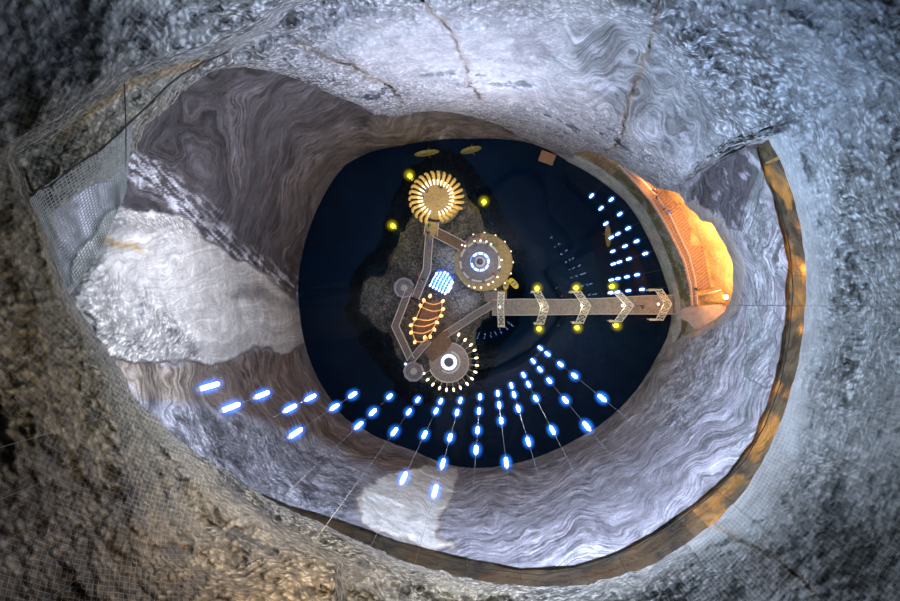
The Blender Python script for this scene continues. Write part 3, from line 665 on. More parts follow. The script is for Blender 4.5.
for x, y in [(458.7,334.7),(465,340),(470.8,345),(474.4,350.4),(476.3,358),(476.8,365.4),(475.3,372),(471.8,378.6),(467,383.7),(460.3,387.5),(453.6,389.6),(446.5,389.6),(439.6,388),(433,384.4),(427.7,379.6),(423.6,373.6)]:
    p = W(x, y, DZ+.3); d = (p-c); d.z = 0; d.normalize(); q = c+d*PX(19.8)+Vector((0, 0, -.1))
    st = MB().tube([q, q.lerp(p, .5)+Vector((0, 0, .25)), p], .07, 5).build('lamp_stalk', M['rail'], t)
    MB().tube([p-d*.35, p, p+d*.42], [.16, .27, .16], 8).build('bulb', M['warm'], st)

# 7 small octagonal platforms
for cx, cy, g, lab in ((404.5, 288, (-60, 15), 'small lilac railed octagonal platform at the left tip of the island'), (414, 371, (40, 100), 'small grey octagonal platform left of the lower round plaza')):
    c = W(cx, cy, DZ); t = thing('round_platform', lab, 'platform', (c.x, c.y, 0))
    MB().disc(c, PX(9.5), DZ-.3, DZ, 8).build('deck', M['radial2'], t); MB().disc(c, PX(5), -1, DZ-.3, 12).build('base', M['dark'], t)
    MB().ring(c, PX(8.6), PX(10.4), DZ, DZ+.7, g[1], 360+g[0], 8).build('parapet', M['lilac'], t)
    MB().disc(c, PX(3.2), DZ, DZ+.7, 20).disc(c, PX(1.8), DZ+.7, DZ+.9, 16).build('table', M['rail'], t)
MB().ball(W(405.5, 364, DZ+.8), .3, .3, .3).tube([W(405.5, 364, 0), W(405.5, 364, DZ+.6)], .08).build('bollard_lamp', M['ice'])
tag(bpy.data.objects['bollard_lamp.001'] if False else COL.objects[-1], 'small blue-white lamp on a post beside the grey octagonal platform', 'lamp')
path('walkway', [(409,292),(396,326),(411.5,359)], 6.8, DZ-.1, M['greywood'], 'bent lilac grey walkway joining the two small octagonal platforms')
path('walkway', [(411.5,360),(429,340)], 6.8, DZ-.02, M['greywood'], 'short walkway between the grey octagonal platform and lower plaza entrance')
path('walkway', [(446,334),(478,313),(492,305)], 7, DZ-.12, M['greywood'], 'straight slanting walkway from the lower plaza up to the bridge end')

# 8 bridge
bz = 2.2
A = [(492,300),(520,299),(560,299.5),(600,298.5),(640,296),(673,295)]; B = [(492,315),(520,315),(560,314.5),(600,314),(640,314),(673,314)]
t = thing('bridge', 'long straight plank footbridge over the water from island to gallery', 'bridge', tuple(W(585, 306, 0)))
mb = MB()
for i in range(5): mb.prism([tuple(W(*p, bz))[:2] for p in (A[i], A[i+1], B[i+1], B[i])], bz-.3, bz)
mb.build('deck', M['bridge'], t)
for side in (A, B):
    rb = MB(); P = [W(*p, bz) for p in side]; rb.tube([p+Vector((0, 0, 1)) for p in P], .10, 5); rb.tube([p+Vector((0, 0, .5)) for p in P], .06, 5)
    for i in range(5):
        for j in range(5): q = P[i].lerp(P[i+1], j/5); rb.tube([q, q+Vector((0, 0, 1))], .07, 4)
    rb.build('railing', M['rail'], t)
    rb = MB()
    for i in range(1, 6): q = W(*side[i], 0); rb.tube([(q.x, q.y*.9, -6), (q.x, q.y*.9, bz-.3)], .18, 6)
    rb.build('support_piles', M['dark'], t)
G = [((501,294),(500.5,307),(501,325),3.4,'white lattice gate across the bridge nearest the island'),((535.5,293),(545,307),(538.5,322.5),4.3,'second white lattice gate on the bridge from the island'),((574.5,293),(587,305.5),(577,321.5),4.4,'middle white lattice gate of the bridge between two yellow floodlights'),((614.5,294.5),(630,305.5),(614.5,320),4.4,'fourth white lattice gate on the bridge from the island'),((654,291),(668,304),(655,318.5),4.2,'lattice gate at the orange lit gallery end of the bridge')]
for tp, ap, bt, wd, lab in G:
    wd = wd*1.7
    root = W(ap[0], ap[1], 0); t = thing('lattice_gate', lab, 'gate', (root.x, root.y, 0), 'lattice gates over the bridge')
    apx = W(ap[0], ap[1], 8.2); hw = PX(wd)/2
    for ft in (tp, bt):
        f = W(ft[0], ft[1], bz); outv = Vector((0, 1 if f.y > apx.y else -1, 0))
        for sx in (-1, 1):
            MB().tube([Vector((f.x+sx*hw, f.y, .0))+outv*.2, Vector((f.x+sx*hw, f.y, bz+2.2))+outv*.3, Vector((apx.x+sx*hw, apx.y, 8.2))], [.14, .14, .11], 5).build('chord', M['steel'], t)
        lt = MB(); k = 4; P0 = Vector((f.x, f.y, bz-.6)); P1 = Vector((f.x, f.y, bz+2.2))+outv*.3; P2 = Vector((apx.x, apx.y, 8.2))
        pts = [P0, P1]+[P1.lerp(P2, q/k) for q in range(1, k+1)]
        for i in range(len(pts)-1):
            e = Vector((hw, 0, 0)); lt.tube([pts[i]-e, pts[i+1]+e], .06, 4); lt.tube([pts[i]+e, pts[i+1]-e], .06, 4); lt.tube([pts[i+1]-e, pts[i+1]+e], .07, 4)
        lt.build('lattice', M['steel'], t)
        MB().bar(Vector((f.x-hw*1.1, f.y+outv.y*.3, bz-.9)), Vector((f.x+hw*1.1, f.y+outv.y*.3, bz-.9)), .45, .2).build('foot_plate', M['steel'], t)
    MB().ball(apx-Vector((0, 0, 4.6)), .3, .3, .25).build('lamp', M['white'], t)

# 9 yellow floodlights floating on the water
FLD = [((410,176),'left of the golden pavilion top'),((484,202),'right of the golden pavilion'),((393,226),'off the upper left shore of the island'),((537,288.3),'above the second lattice gate'),((576,287.8),'above the middle lattice gate'),((612,286.5),'above the fourth lattice gate'),((539,328.8),'below the second lattice gate'),((577,327.8),'below the middle lattice gate'),((616,325.5),'below the fourth lattice gate')]
for (x, y), where in FLD:
    p = W(x, y, .3); t = thing('floodlight', 'round yellow floodlight on the water '+where, 'floodlight', (p.x, p.y, 0), 'yellow floodlights on the water')
    MB().disc(p, .45, -.4, .12, 16).build('float', M['dark'], t); MB().ball(p, .48, .48, .4, 12, 8).build('lens', M['yellow'], t); add_halo(p+Vector((0, 0, .8)), 1.7, 1.7, 1.1, M['yhalo'], t)
    ld = bpy.data.lights.new('floodlight_glow', 'POINT'); ld.energy = 120; ld.color = (1, .85, .1); ld.shadow_soft_size = .4; ld.specular_factor = 0
    lo = bpy.data.objects.new('floodlight_glow', ld); COL.objects.link(lo); lo.location = (0, 0, 1.6); lo.parent = t

# 10 boats
def boat(x, y, L_, wd, rot, m, name, label, pedal=True):
    p = W(x, y, 0); t = thing(name, label, 'boat', (p.x, p.y, 0)); cr, sr = math.cos(rot), math.sin(rot)
    def T(u, v, z): return (p.x+u*cr-v*sr, p.y+u*sr+v*cr, z)
    n = 13; secs = []
    for i in range(n):
        q = i/(n-1)*2-1; hw = wd/2*(1-abs(q)**(3.2 if pedal else 2.2))**.6+.03; u = q*L_/2
        secs.append([T(u, -hw, .55), T(u, -hw*.8, -.05), T(u, 0, -.2), T(u, hw*.8, -.05), T(u, hw, .55), T(u, hw*.82, .5), T(u, hw*.7, .15), T(u, 0, .1), T(u, -hw*.7, .15), T(u, -hw*.82, .5)])
    vs = [v for s_ in secs for v in s_]; fs = [(i*10+j, i*10+(j+1) % 10, (i+1)*10+(j+1) % 10, (i+1)*10+j) for i in range(n-1) for j in range(10)]
    fs += [tuple(range(10))[::-1], tuple((n-1)*10+j for j in range(10))]
    MB().add(vs, fs).build('hull', m, t, True)
    for u in ((-.12, .14) if pedal else (-.25, 0, .25)):
        MB().bar(T(u*L_, -wd*.36, .45), T(u*L_, wd*.36, .45), .32, .1).build('seat', M['seatblue'] if pedal else M['beam'], t)
    if not pedal:
        for s_ in (-1, 1): MB().tube([T(0, s_*wd*.3, .65), T(L_*.12, s_*wd*1.0, .3)], .05, 5).build('oar', M['beam'], t)
boat(506, 284.5, 2.5, 1.15, 1.4, M['boat'], 'pedal_boat', 'yellow boat moored upright against the lower right of the big plaza')
boat(513.5, 283.5, 2.9, 1.35, -.85, M['boat'], 'pedal_boat', 'yellow boat moored at a slant just right of its twin')
boat(427, 153.5, 5.6, 1.15, .15, M['boatold'], 'rowing_boat', 'long olive rowing boat near the shaft wall, above left of the golden pavilion', False)
boat(471, 150.5, 4.8, 1.3, .22, M['boatold'], 'rowing_boat', 'olive rowing boat near the shaft wall, above right of the golden pavilion', False)
boat(607.5, 236, 5.0, 1.2, 1.62, M['boatold'], 'rowing_boat', 'olive rowing boat upright among the hanging lamps at the right', False)
# raft
p = W(547, 158, .3); t = thing('landing_stage', 'small square orange brown wooden raft against the top edge of the lake', 'raft', (p.x, p.y, 0)); rt = -.35
def T2(u, v, z): return Vector((p.x+u*math.cos(rt)-v*math.sin(rt), p.y+u*math.sin(rt)+v*math.cos(rt), z))
for i in range(6): MB().bar(T2(-1.7, -1.05+.42*i, .4), T2(1.7, -1.05+.42*i, .4), .38, .12).build('plank', mat('orange_plank%d' % i, (.42+.02*i, .24, .12), .8, .2, 3), t)
for s_ in (-1, 1): MB().bar(T2(s_*1.2, -1.25, .15), T2(s_*1.2, 1.25, .15), .3, .38).build('float', M['dark'], t)

# ------------------------------------------------------------------ hanging lamp strings
FAN = [[(209.7,386.2)],[(262.3,394.9),(231,407)],[(310.8,397.8),(290.3,407.9)],[(353,394.9),(334.8,407),(295.8,432.4)],[(389.7,396.6),(373,412),(358.8,425)],[(417.5,399.6),(409,412),(394.6,431.6)],[(440,401),(436,411),(424.9,434.8),(404.7,478)],
 [(460.2,400.4),(457,412.4),(451.2,437.8),(444.3,463.9),(432,490.2)],[(479,396.8),(478.8,410.9),(478.2,430.3),(477.3,449.8)],[(496.7,393.5),(498.8,404.9),(501.5,420.7),(508.4,462)],[(510.2,386),(513.5,394.7),(518.6,408.5),(530.6,440.8)],
 [(522.2,375.8),(527.9,384.5),(536.6,398),(554.8,428.8)],[(531.8,362.3),(539.3,370.1),(549.2,380.9),(566.5,398.9),(589.6,423.4)],[(539,349.8),(546.8,354.9),(560.8,364.1),(575.5,374.6),(604.6,394.4)]]
ORD = ['first','second','third','fourth','fifth','sixth','seventh','eighth','ninth','tenth','eleventh','twelfth','thirteenth','last']
NUM = ['no','one','two','three','four','five']
FR = [15,14.5,14,13.5,13,12.5,12,11.5,11,10.7,10.4,10.2,10,10]
RG = [[(591.6,195.7)],[(601,208),(611.5,199.6)],[(606,223.7),(619.8,213.9)],[(611.5,237.6),(618,233.8),(628,228)],[(613,251.6),(625,246),(636.6,241)],[(613.5,264),(619.5,262),(629,259),(645.3,253.3)],[(611.5,280),(618,279),(627,277),(637,274)],[(610.8,293.3),(617.7,292),(628.5,290.6),(642,288.6)]]
def lamp_string(pts, R, label, group, Dtop, frac):
    ang = sum(math.atan2(CY-y, x-CX) for x, y in pts)/len(pts); ca, sa = math.cos(ang), math.sin(ang)
    rs = [math.hypot(x-CX, y-CY) for x, y in pts]; X, Y = R*ca, R*sa
    zs = [H-F*R/r_ for r_ in rs]; t = thing('lamp_string', label, 'hanging lamps', (X, Y, min(zs)-.8), group)
    MB().tube([(X, Y, min(zs)-.3), (X, Y, H-Dtop)], .008, 4).build('cable', M['cable'], t)
    for r_, z in zip(rs, zs):
        D_ = H-z; Lz = max(1.35, 4.3/r_*D_) if frac else max(1.5, 4.2/r_*D_)
        rad = .15 if D_ > 30 else .125
        lp = MB().tube([(X, Y, z-Lz/2), (X, Y, z-Lz/2+.1), (X, Y, z+Lz/2-.1), (X, Y, z+Lz/2)], [rad*.6, rad, rad, rad*.6], 10).build('tube_lamp', M['lamp'], t, True)
        add_halo((X, Y, z), rad*4.6, rad*4.6, Lz/2+.6, M['halo' if D_ > 30 else 'halo_near'], lp)
        MB().tube([(X, Y, z+Lz/2), (X, Y, z+Lz/2+.16)], rad*.8, 8).build('end_cap', M['steel'], lp)
for i, (pts, R) in enumerate(zip(FAN, FR)):
    lamp_string(pts, R, f'{ORD[i]} hanging string from the left in the lower fan, with {NUM[len(pts)]} blue-white tube lamp{"s" if len(pts)>1 else ""}', 'lamp strings of the lower fan', 6.5, True)
for i, pts in enumerate(RG):
    w_ = 'topmost' if i == 0 else ('string nearest the bridge' if i == 7 else ORD[i]+' from the top')
    lamp_string(pts, 26, f'{w_} of the right hand group above the bridge, with {NUM[len(pts)]} tube lamps' if i else 'topmost string of the right hand group, a single blue-white tube lamp', 'lamp strings of the right hand group', 36, False)

# ------------------------------------------------------------------ gallery walkway, railings, stairs
gz = H-80.6+.5
gin = [(618,166.5),(637,186),(650,201),(663,222),(673,241),(683,262),(689,286),(690.5,306)]
gout = [(624,163),(645,175),(663,189),(681,208),(691,229),(690,246),(703,246.5),(707,268),(711,288),(697,291),(697,306)]
t = thing('gallery_walkway', 'orange lit curved plank gallery walkway in the recess right of the lake', 'walkway', tuple(W(690, 250, gz)))
MB().prism([tuple(W(*p, gz))[:2] for p in gin+gout[::-1]], gz-.3, gz).build('deck', M['gallery'], t)
def rail_line(pts, z, name, parent, m='rail', rad=.09, h=1.0, step=1.5):
    rb = MB(); P = [W(*p, z) for p in pts]; rb.tube([p+Vector((0, 0, h)) for p in P], rad, 5); rb.tube([p+Vector((0, 0, h*.5)) for p in P], rad*.6, 4)
    for i in range(len(P)-1):
        k = max(1, int((P[i+1]-P[i]).length/step))
        for j in range(k+1): q = P[i].lerp(P[i+1], j/k); rb.tube([q-Vector((0, 0, .2)), q+Vector((0, 0, h))], rad*.6, 4)
    return rb.build(name, M[m], parent)
rail_line([(x-.3, y) for x, y in gin], gz, 'inner_railing', t)
rail_line([(623,169),(640,181),(655,197),(668,216),(677,235),(687,256),(693,280),(695,304)], gz, 'middle_railing', t)
for k_ in range(11):
    pts = [(657,184),(668,193),(679,205),(687,218),(691,230),(702,249),(705,258),(707.5,268),(709.5,278),(711,288),(664,190)][k_]
    q = W(*pts, gz); d = Vector((q.x, q.y, 0)).normalized()
    MB().bar(q-d*.9+Vector((0, 0, .15)), q+d*.7+Vector((0, 0, .15)), .16, .3).build('sleeper_beam', M['beam'], t)
p0 = W(703, 309, gz+1.0); t = thing('timber_stair', 'orange lit timber stair frame beside the bright lamp below the gallery', 'stairs', tuple(W(713, 302, gz)))
for s_ in (0, 1):
    MB().bar(W(700+4*s_, 296+6*s_, gz+.5), W(722+2*s_, 292+10*s_, gz+6), .25, .5).build('stringer', M['beam'], t)
for i in range(9):
    q = i/8; a_ = W(700, 296, gz+.5).lerp(W(722, 292, gz+6), q); b_ = W(704, 302, gz+.5).lerp(W(724, 302, gz+6), q); MB().bar(a_, b_, .5, .1).build('tread', M['wood'], t)
for i in range(4):
    a_ = W(701+6*i, 295, gz+1+1.4*i); MB().tube([W(701+6*i, 295, gz), a_+Vector((0, 0, 1.4))], .1, 5).build('post', M['beam'], t)
MB().tube([W(701, 295, gz+2.3), W(721, 290, gz+7.4)], .1, 5).build('handrail', M['rail'], t)
t = thing('wall_lamp', 'bright warm lamp at the lower corner of the orange recess', 'lamp', tuple(W(726, 297, gz+8)))
MB().ball(W(726, 297, gz+8.4), .42, .42, .42).build('bulb', mat('hot_lamp', (1, .8, .5), .5, .02, 2, emit=(1, .72, .35), estr=14), t); MB().tube([W(726, 297, gz+7.0), W(726, 297, gz+8.1)], .15).build('bracket', M['dark'], t)
# pale stone landing beneath the recess
LD = [(680,309),(690,306),(701,306),(722,304),(730,309),(719,318),(705,327),(696,330),(688,322),(680,318)]
def slab_obj():
    k = len(LD); mb = MB(); top = [W(x, y, 14.5+ (0.3*math.sin(i*2.1))) for i, (x, y) in enumerate(LD)]; bot = [W(x*.0+ (x-CX)*1.03+CX, (y-CY)*1.0+CY, 10.5) for x, y in LD]
    mb.add(top+bot, [tuple(range(k))[::-1], tuple(range(k, 2*k))]+[(i, (i+1) % k, k+(i+1) % k, k+i) for i in range(k)]); return mb
ms_ = mat('pale_salt_slab', (.50, .42, .36), .8, .2, .8, bump=.5)
tag(slab_obj().build('rock_slab', ms_), 'pale rough rock slab below the orange gallery where the bridge lands', 'rock')

# timber, wires and net on the upper wall
a_, b_ = W(766, 163, H-34), W(785, 155, H-30); tag(MB().tube([a_, a_.lerp(b_, .5), b_], [.13, .17, .15], 7).build('timber_beam', M['beam']), 'short ochre timber pole sticking out at the upper right ledge', 'pole')
SEAM = [(36,190),(50,186),(66,172),(84,160),(100,150),(118,134),(130,122),(150,104),(165,88),(180,76),(200,64),(228,52)]
def wallD(x, y, f=.80): 
    a_ = math.degrees(math.atan2(CY-y, x-CX)) % 360; return float(depthL(np.array([math.hypot(x-CX, y-CY)]), np.array([a_]))[0])*f
P = [W(x, y, H-wallD(x, y, .78)) for x, y in SEAM]; rb = MB(); rb.tube(P, .045, 5)
for i in range(0, len(P)-1): rb.tube([P[i]+Vector((.25, .2, 0)), P[i]-Vector((.25, .25, 0))], .05, 4)
tag(rb.build('wire_rope', M['rope']), 'dark wire rope stitched along the net seam at the upper left', 'rope')
tag(MB().tube([W(124.5, 84, H-wallD(124, 84, .75)), W(126, 130, H-wallD(126, 130, .78)), W(125.5, 196, H-wallD(126, 190, .80))], .03, 5).build('steel_wire', M['rope']), 'single taut dark wire hanging down in front of the upper left net', 'wire')
# hanging net: quads between a top curve and a bottom curve
def net_panel(top, bot, nu, nv, f0, f1, rad, seed):
    P = []
    for i in range(nu+1):
        row = []; q = i/nu*(len(top)-1); k = min(int(q), len(top)-2); fx = q-k
        a = (top[k][0]*(1-fx)+top[k+1][0]*fx, top[k][1]*(1-fx)+top[k+1][1]*fx); b = (bot[k][0]*(1-fx)+bot[k+1][0]*fx, bot[k][1]*(1-fx)+bot[k+1][1]*fx)
        for j in range(nv+1):
            s_ = j/nv; x = a[0]*(1-s_)+b[0]*s_; y = a[1]*(1-s_)+b[1]*s_
            D_ = wallD(x, y, f0*(1-s_)+f1*s_)*(1+.018*math.sin(i*.6+s_*3)*s_); row.append(W(x, y, H-D_))
        P.append(row)
    mb = MB()
    for i in range(nu+1): mb.tube(P[i], rad if i % 8 else rad*1.5, 3)
    for j in range(nv+1): mb.tube([P[i][j] for i in range(nu+1)], rad, 3)
    return mb
net = net_panel([(132,120),(112,140),(90,158),(66,172),(40,190),(30,200)], [(125,194),(117,212),(106,236),(94,258),(80,280),(68,292)], 34, 30, .78, .78, .020, 1)
tag(net.build('safety_net', M['net']), 'loose grey safety net hanging as a pointed curtain at the upper left rim', 'net')

# rail along the ledge behind the rim, right and bottom
L2 = [(770,185),(782,215),(790,250),(793,290),(789,340),(780,385),(765,425),(745,460),(715,492),(680,520),(640,545),(595,565),(540,575),(480,568),(420,553),(370,538)]
tag(MB().tube([W(x, y, H-wallD(x, y, .985)) for x, y in L2], .045, 5).build('ledge_cable', M['rope']), 'thin dark cable following the narrow brown ledge around the shaft', 'cable')

# ------------------------------------------------------------------ people
def skin_mesh(name, chains, levels=1):
    me = bpy.data.meshes.new(name); o = bpy.data.objects.new(name, me); COL.objects.link(o); bm = bmesh.new(); ids = {}; rad = []
    for ch in chains:
        prev = None
        for (k, co, r_) in ch:
            if k not in ids: ids[k] = bm.verts.new(co); rad.append(r_)
            if prev is not None: bm.edges.new((prev, ids[k]))
            prev = ids[k]
    bm.to_mesh(me); bm.free(); sm = o.modifiers.new('s', 'SKIN'); ly = me.skin_vertices[0].data
    for i, r_ in enumerate(rad): ly[i].radius = (r_ if isinstance(r_, tuple) else (r_, r_))
    ly[0].use_root = True; ss = o.modifiers.new('d', 'SUBSURF'); ss.levels = levels; ss.render_levels = levels
    dg = bpy.context.evaluated_depsgraph_get(); m2 = bpy.data.meshes.new_from_object(o.evaluated_get(dg)); m2.name = name
    bpy.data.objects.remove(o); m2.polygons.foreach_set('use_smooth', [True]*len(m2.polygons)); return m2
def body_meshes(walk):
    s_ = .22 if walk else .0; ch = [[('pel', (0, 0, .95), .13), ('wst', (0, 0, 1.10), .125), ('che', (0, .01, 1.32), .15), ('nk', (0, 0, 1.48), .06), ('hd0', (0, .02, 1.58), .075), ('hd1', (0, .02, 1.68), .10), ('hd2', (0, .01, 1.76), .07)]]
    cloth = [[('pel', (0, 0, .93), .15), ('wst', (0, 0, 1.10), .145), ('che', (0, .01, 1.32), .17), ('cl', (0, 0, 1.43), .09)]]; tr_ = [[('pel', (0, 0, .97), .14)]]; shoes = []
    for sx in (-1, 1):
        f = s_*sx; n_ = 'L' if sx < 0 else 'R'
        hand = (sx*.27, .06-f, .82)
        ch.append([('che', 0, 0), (n_+'sh', (sx*.19, 0, 1.40), .065), (n_+'el', (sx*.25, -.03-f*.3, 1.12), .045), (n_+'wr', (sx*.27, .05-f*.9, .88), .032), (n_+'pm', hand, .038)])
        for q, (dx, dy, l_) in enumerate(((-.028, .03, .07), (-.01, .012, .085), (.008, -.008, .08), (.022, -.028, .06))):
            ch.append([(n_+'pm', 0, 0), (n_+'f%da' % q, (hand[0]+dx*.8, hand[1]+dy, hand[2]-.05), .010), (n_+'f%db' % q, (hand[0]+dx*.7-sx*.01, hand[1]+dy, hand[2]-.05-l_), .008)])
        ch.append([(n_+'pm', 0, 0), (n_+'ta', (hand[0]-sx*.02, hand[1]+.045, hand[2]-.01), .011), (n_+'tb', (hand[0]-sx*.03, hand[1]+.065, hand[2]-.05), .009)])
        ch.append([('pel', 0, 0), (n_+'hp', (sx*.10, 0, .88), .095), (n_+'kn', (sx*.11, .02+f*.7, .50), .06), (n_+'an', (sx*.11, f*1.2-.02, .09), .04), (n_+'to', (sx*.12, f*1.2+.16, .04), .035)])
        cloth.append([('che', 0, 0), (n_+'sh', (sx*.20, 0, 1.39), .08), (n_+'el', (sx*.255, -.03-f*.3, 1.12), .062), (n_+'wr', (sx*.272, .045-f*.85, .91), .045)])
        tr_.append([('pel', 0, 0), (n_+'hp', (sx*.10, 0, .87), .11), (n_+'kn', (sx*.11, .02+f*.7, .50), .078), (n_+'an', (sx*.11, f*1.2-.02, .13), .06)])
        shoes.append([(n_+'a', (sx*.11, f*1.2-.06, .05), .05), (n_+'b', (sx*.115, f*1.2+.06, .05), .05), (n_+'c', (sx*.12, f*1.2+.18, .04), .04)])
    hair = [[('a', (0, -.03, 1.64), .095), ('b', (0, -.02, 1.73), .105), ('c', (0, 0, 1.79), .07)]]
    face = MB().ball((-.035, .112, 1.68), .014, .01, .012, 6, 4).ball((.035, .112, 1.68), .014, .01, .012, 6, 4).ball((0, .125, 1.645), .014, .022, .022, 6, 4).ball((0, .11, 1.60), .028, .01, .008, 6, 4).ball((-.1, .02, 1.65), .014, .022, .03, 6, 4).ball((.1, .02, 1.65), .014, .022, .03, 6, 4)
    fm_ = bpy.data.meshes.new('face'); fm_.from_pydata(face.v, [], face.f)
    sh = [skin_mesh('shoe', [s2]) for s2 in shoes]
    return dict(body=skin_mesh('body', ch, 1), shirt=skin_mesh('shirt', cloth), trousers=skin_mesh('trousers', tr_), hair=skin_mesh('hair', hair), face=fm_, s0=sh[0], s1=sh[1])
BM = [body_meshes(False), body_meshes(True)]
_cm = {}
def cmat(n_, c_):
    if n_ not in _cm: _cm[n_] = mat(n_+'_cloth', c_, .9, .15, 6)
    return _cm[n_]
CLR = dict(navy=(.03, .06, .28), blue=(.05, .2, .85), black=(.02, .02, .025), red=(.5, .04, .05), pink=(.6, .25, .3), green=(.05, .4, .08), grey=(.25, .25, .27), white=(.7, .7, .7), magenta=(.6, .03, .25), tan=(.45, .3, .15), yellow=(.6, .45, .05))
HAIRM = mat('dark_brown_hair', (.05, .03, .02), .8, .2, 8)
def person(x, y, z, rz, shirt, pants, label, walk=0):
    t = thing('person', label, 'person', tuple(W(x, y, z))); t.rotation_euler.z = rz; t.scale = (1.5, 1.5, 1.15); b = BM[walk]
    for nm, me_, m_ in (('body', b['body'], M['skin']), ('shirt', b['shirt'], cmat(shirt, CLR[shirt])), ('trousers', b['trousers'], cmat(pants, CLR[pants])), ('hair', b['hair'], HAIRM), ('shoe', b['s0'], M['dark']), ('shoe', b['s1'], M['dark']), ('face', b['face'], M['skin'])):
        if not len(me_.materials): me_.materials.append(M['skin'])
        o = bpy.data.objects.new(nm, me_); COL.objects.link(o); o.parent = t; o.material_slots[0].link = 'OBJECT'; o.material_slots[0].material = m_
g = DZ
for a in [(425.5,190.5,g,.5,'navy','black','person in navy top standing at the upper left edge of the golden pavilion floor'),(423.8,197,g,2,'blue','black','person in bright blue top at the left edge of the golden pavilion floor'),(428.3,192.5,g,1,'black','grey','person in black beside the navy clad one inside the golden pavilion'),
          (441,188.5,g,3,'black','navy','person in black standing at the top of the golden pavilion floor'),(447.5,191.5,g,-1,'tan','black','person in tan top at the upper right of the golden pavilion floor'),(449,188.5,g,1,'red','black','person in red top among the upper right ribs of the golden pavilion'),
          (429.5,225.5,g-.1,0,'green','black','person in green top on the landing below the golden pavilion',1),(429,233.5,g-.1,0,'navy','black','person in navy on the landing where the grey walkway starts',1),(430.3,243,g-.2,3,'blue','black','person in blue walking down the narrow grey walkway',1),
          (467.5,241.5,g-.4,1,'navy','black','person in navy, leftmost of the group at the top of the big plaza'),(470,239.3,g-.4,2,'blue','navy','person in blue, second from the left atop the big plaza'),(473.2,237.8,g-.4,3,'black','navy','person in black between blue clad ones atop the big plaza'),(476.3,236.8,g-.4,0,'blue','black','person in blue, right end of the dark group atop the big plaza'),(479.3,236.6,g-.4,1,'red','black','person in red top on the upper terrace of the big plaza'),
          (487.5,239.3,g-.4,1,'grey','black','person in grey on the upper right terrace of the big plaza'),(493,245.5,g-.4,2,'green','black','person in green top on the upper right terrace of the big plaza'),(497,247.5,g-.4,4,'yellow','black','person in yellow top on the right terrace of the big plaza'),(476.5,246,g,1,'navy','black','person in navy standing on the grey plaza stage near its top'),(487,247,g,1,'navy','grey','person in navy trousers grey on the plaza stage, upper right'),
          (500,269,g-.4,1,'blue','grey','person in blue on the right terrace beside a bollard lamp'),(494,273.5,g,2,'red','black','person in red at the lower right edge of the grey plaza stage'),
          (419.5,275.5,g-.2,2,'magenta','black','person in magenta on the left bend of the grey walkway',1),(425.5,278.5,g-.2,3,'green','black','person in green next to the magenta clad one on the walkway',1),(421.5,281,g-.2,3,'pink','black','person in pink walking below the magenta clad one',1),
          (641,306.5,bz,1.6,'black','black','person in black walking on the right part of the bridge',1),
          (652.3,191.5,gz,.8,'black','navy','person in black, uppermost of the four on the orange gallery',1),(655.2,197,gz,3.8,'navy','black','person in navy just below the uppermost one on the orange gallery',1),(664,209.5,gz,2.5,'tan','black','person in tan top beside the blue clad one on the gallery',1),(667,213.3,gz,2.5,'blue','navy','person in bright blue top, lowest of the four on the gallery'),(694,289.5,gz,2.5,'black','black','person in black at the bottom end of the gallery near the stair')]:
    person(*a[:7], walk=a[7] if len(a) > 7 else 0)

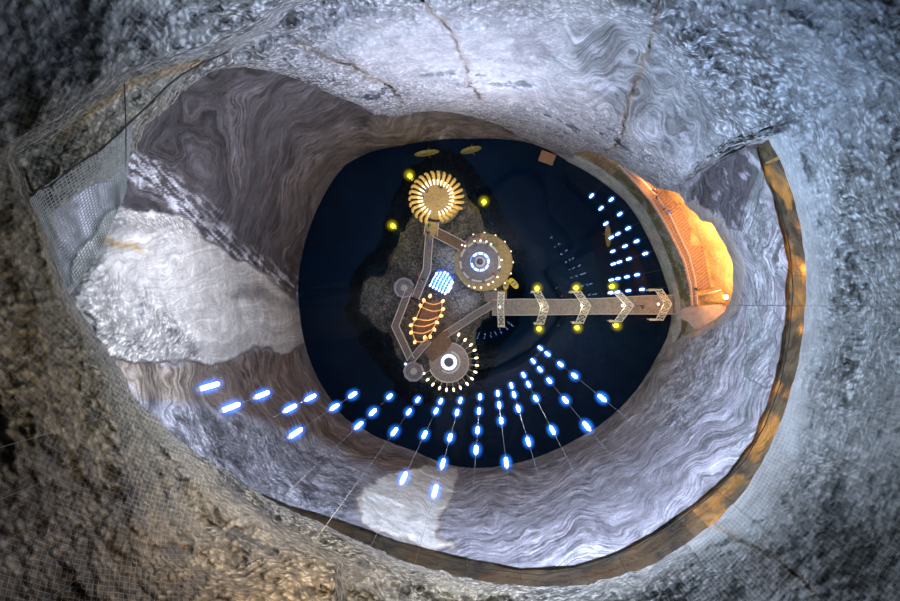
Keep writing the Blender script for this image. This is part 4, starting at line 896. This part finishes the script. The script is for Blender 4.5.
# ------------------------------------------------------------------ lights
def light(x, y, D_, e, c_, r_=2.0, name='lamp_light'):
    ld = bpy.data.lights.new(name, 'POINT'); ld.energy = e; ld.color = c_; ld.shadow_soft_size = r_
    o = bpy.data.objects.new(name, ld); COL.objects.link(o); o.location = W(x, y, H-D_); return o
def area_light(x, y, D_, e, c_, size=4.0, up=0.0, direction=None, name='wall_fill_light'):
    """one-sided area light, aimed outward at the wall by default"""
    ld = bpy.data.lights.new(name, 'AREA'); ld.shape = 'DISK'; ld.size = size; ld.energy = e; ld.color = c_
    o = bpy.data.objects.new(name, ld); COL.objects.link(o); p = W(x, y, H-D_); o.location = p
    d = Vector(direction) if direction else Vector((p.x, p.y, 0)).normalized()+Vector((0, 0, up)); o.rotation_euler = d.to_track_quat('-Z', 'Y').to_euler(); return o
for a_ in ((478, 250, 46, 5200, (.80, .84, 1), 5), (600, 300, 44, 2600, (.66, .78, 1), 5), (640, 230, 27, 1000, (.55, .74, 1), 3), (500, 390, 38, 4000, (.74, .80, 1), 5), (330, 370, 30, 1500, (.78, .85, 1), 3), (560, 400, 34, 2400, (.70, .78, 1), 4),
           (330, 260, 36, 1050, (.88, .88, 1), 4), (360, 470, 20, 520, (1, .74, .44), 2.5), (450, 120, 25, 600, (.70, .78, 1), 3), (160, 340, 15, 95, (1, .84, .58), 2), (700, 340, 16, 230, (.68, .86, 1), 2.5), (720, 150, 18, 160, (.5, .68, 1), 2.5), (330, 90, 20, 160, (.6, .74, 1), 2.5)): area_light(*a_)  # unseen fill lights added to brighten the walls
area_light(484, 292, 16, 9500, (.70, .82, 1), 2.0, direction=(-.02, .12, -1), name='down_fill_light')  # unseen fill light added overhead for lake and island
# warm lamps in the gallery recess
for x, y, D_, e in ((684,214,74,1200),(702,238,72,1900),(712,268,71,1500),(712,290,72,750),(650,184,77,700)): area_light(x, y, D_, e, (1, .46, .15), 2.5, up=-.35, name='gallery_light')
light(658, 305, 83, 420, (1, .42, .12), .4)
for x, y in ((796,230),(798,270),(793,330),(782,390)): light(x, y, wallD(x, y, 1.0)-.1, 45, (1, .5, .12), .3, 'ledge_light')
light(438, 198, 80, 1300, (1, .8, .4), 1); light(500, 262, 82, 400, (1, .85, .55), 1); light(482, 262, 83, 300, (.7, .8, 1), 1); light(449, 362, 82, 450, (1, .85, .7), 1)
light(442, 281, 84, 350, (.3, .5, 1), .6); light(426, 320, 84, 250, (1, .5, .2), .6)
for x in (540, 580, 620): light(x, 307, 82, 260, (1, .85, .62), .6, 'bridge_light')

wd = bpy.data.worlds.new('World'); scn.world = wd; wd.use_nodes = True
wd.node_tree.nodes['Background'].inputs[0].default_value = (.30, .36, .48, 1); wd.node_tree.nodes['Background'].inputs[1].default_value = .06

cd = bpy.data.cameras.new('camera'); cam = bpy.data.objects.new('camera', cd); COL.objects.link(cam)
cam.location = (0, 0, H); cam.rotation_euler = (0, 0, 0); cd.sensor_width = 36; cd.lens = 36*F/900
cd.shift_x = (450-CX)/900; cd.shift_y = (CY-300.5)/900; cd.clip_end = 400; scn.camera = cam
scn.view_settings.view_transform = 'Standard'; scn.view_settings.look = 'None'
scn.cycles.max_bounces = 6; scn.cycles.diffuse_bounces = 3; scn.cycles.transparent_max_bounces = 16
scn.cycles.sample_clamp_indirect = 3
for o in bpy.data.objects:
    if '_off' in o: del o['_off']
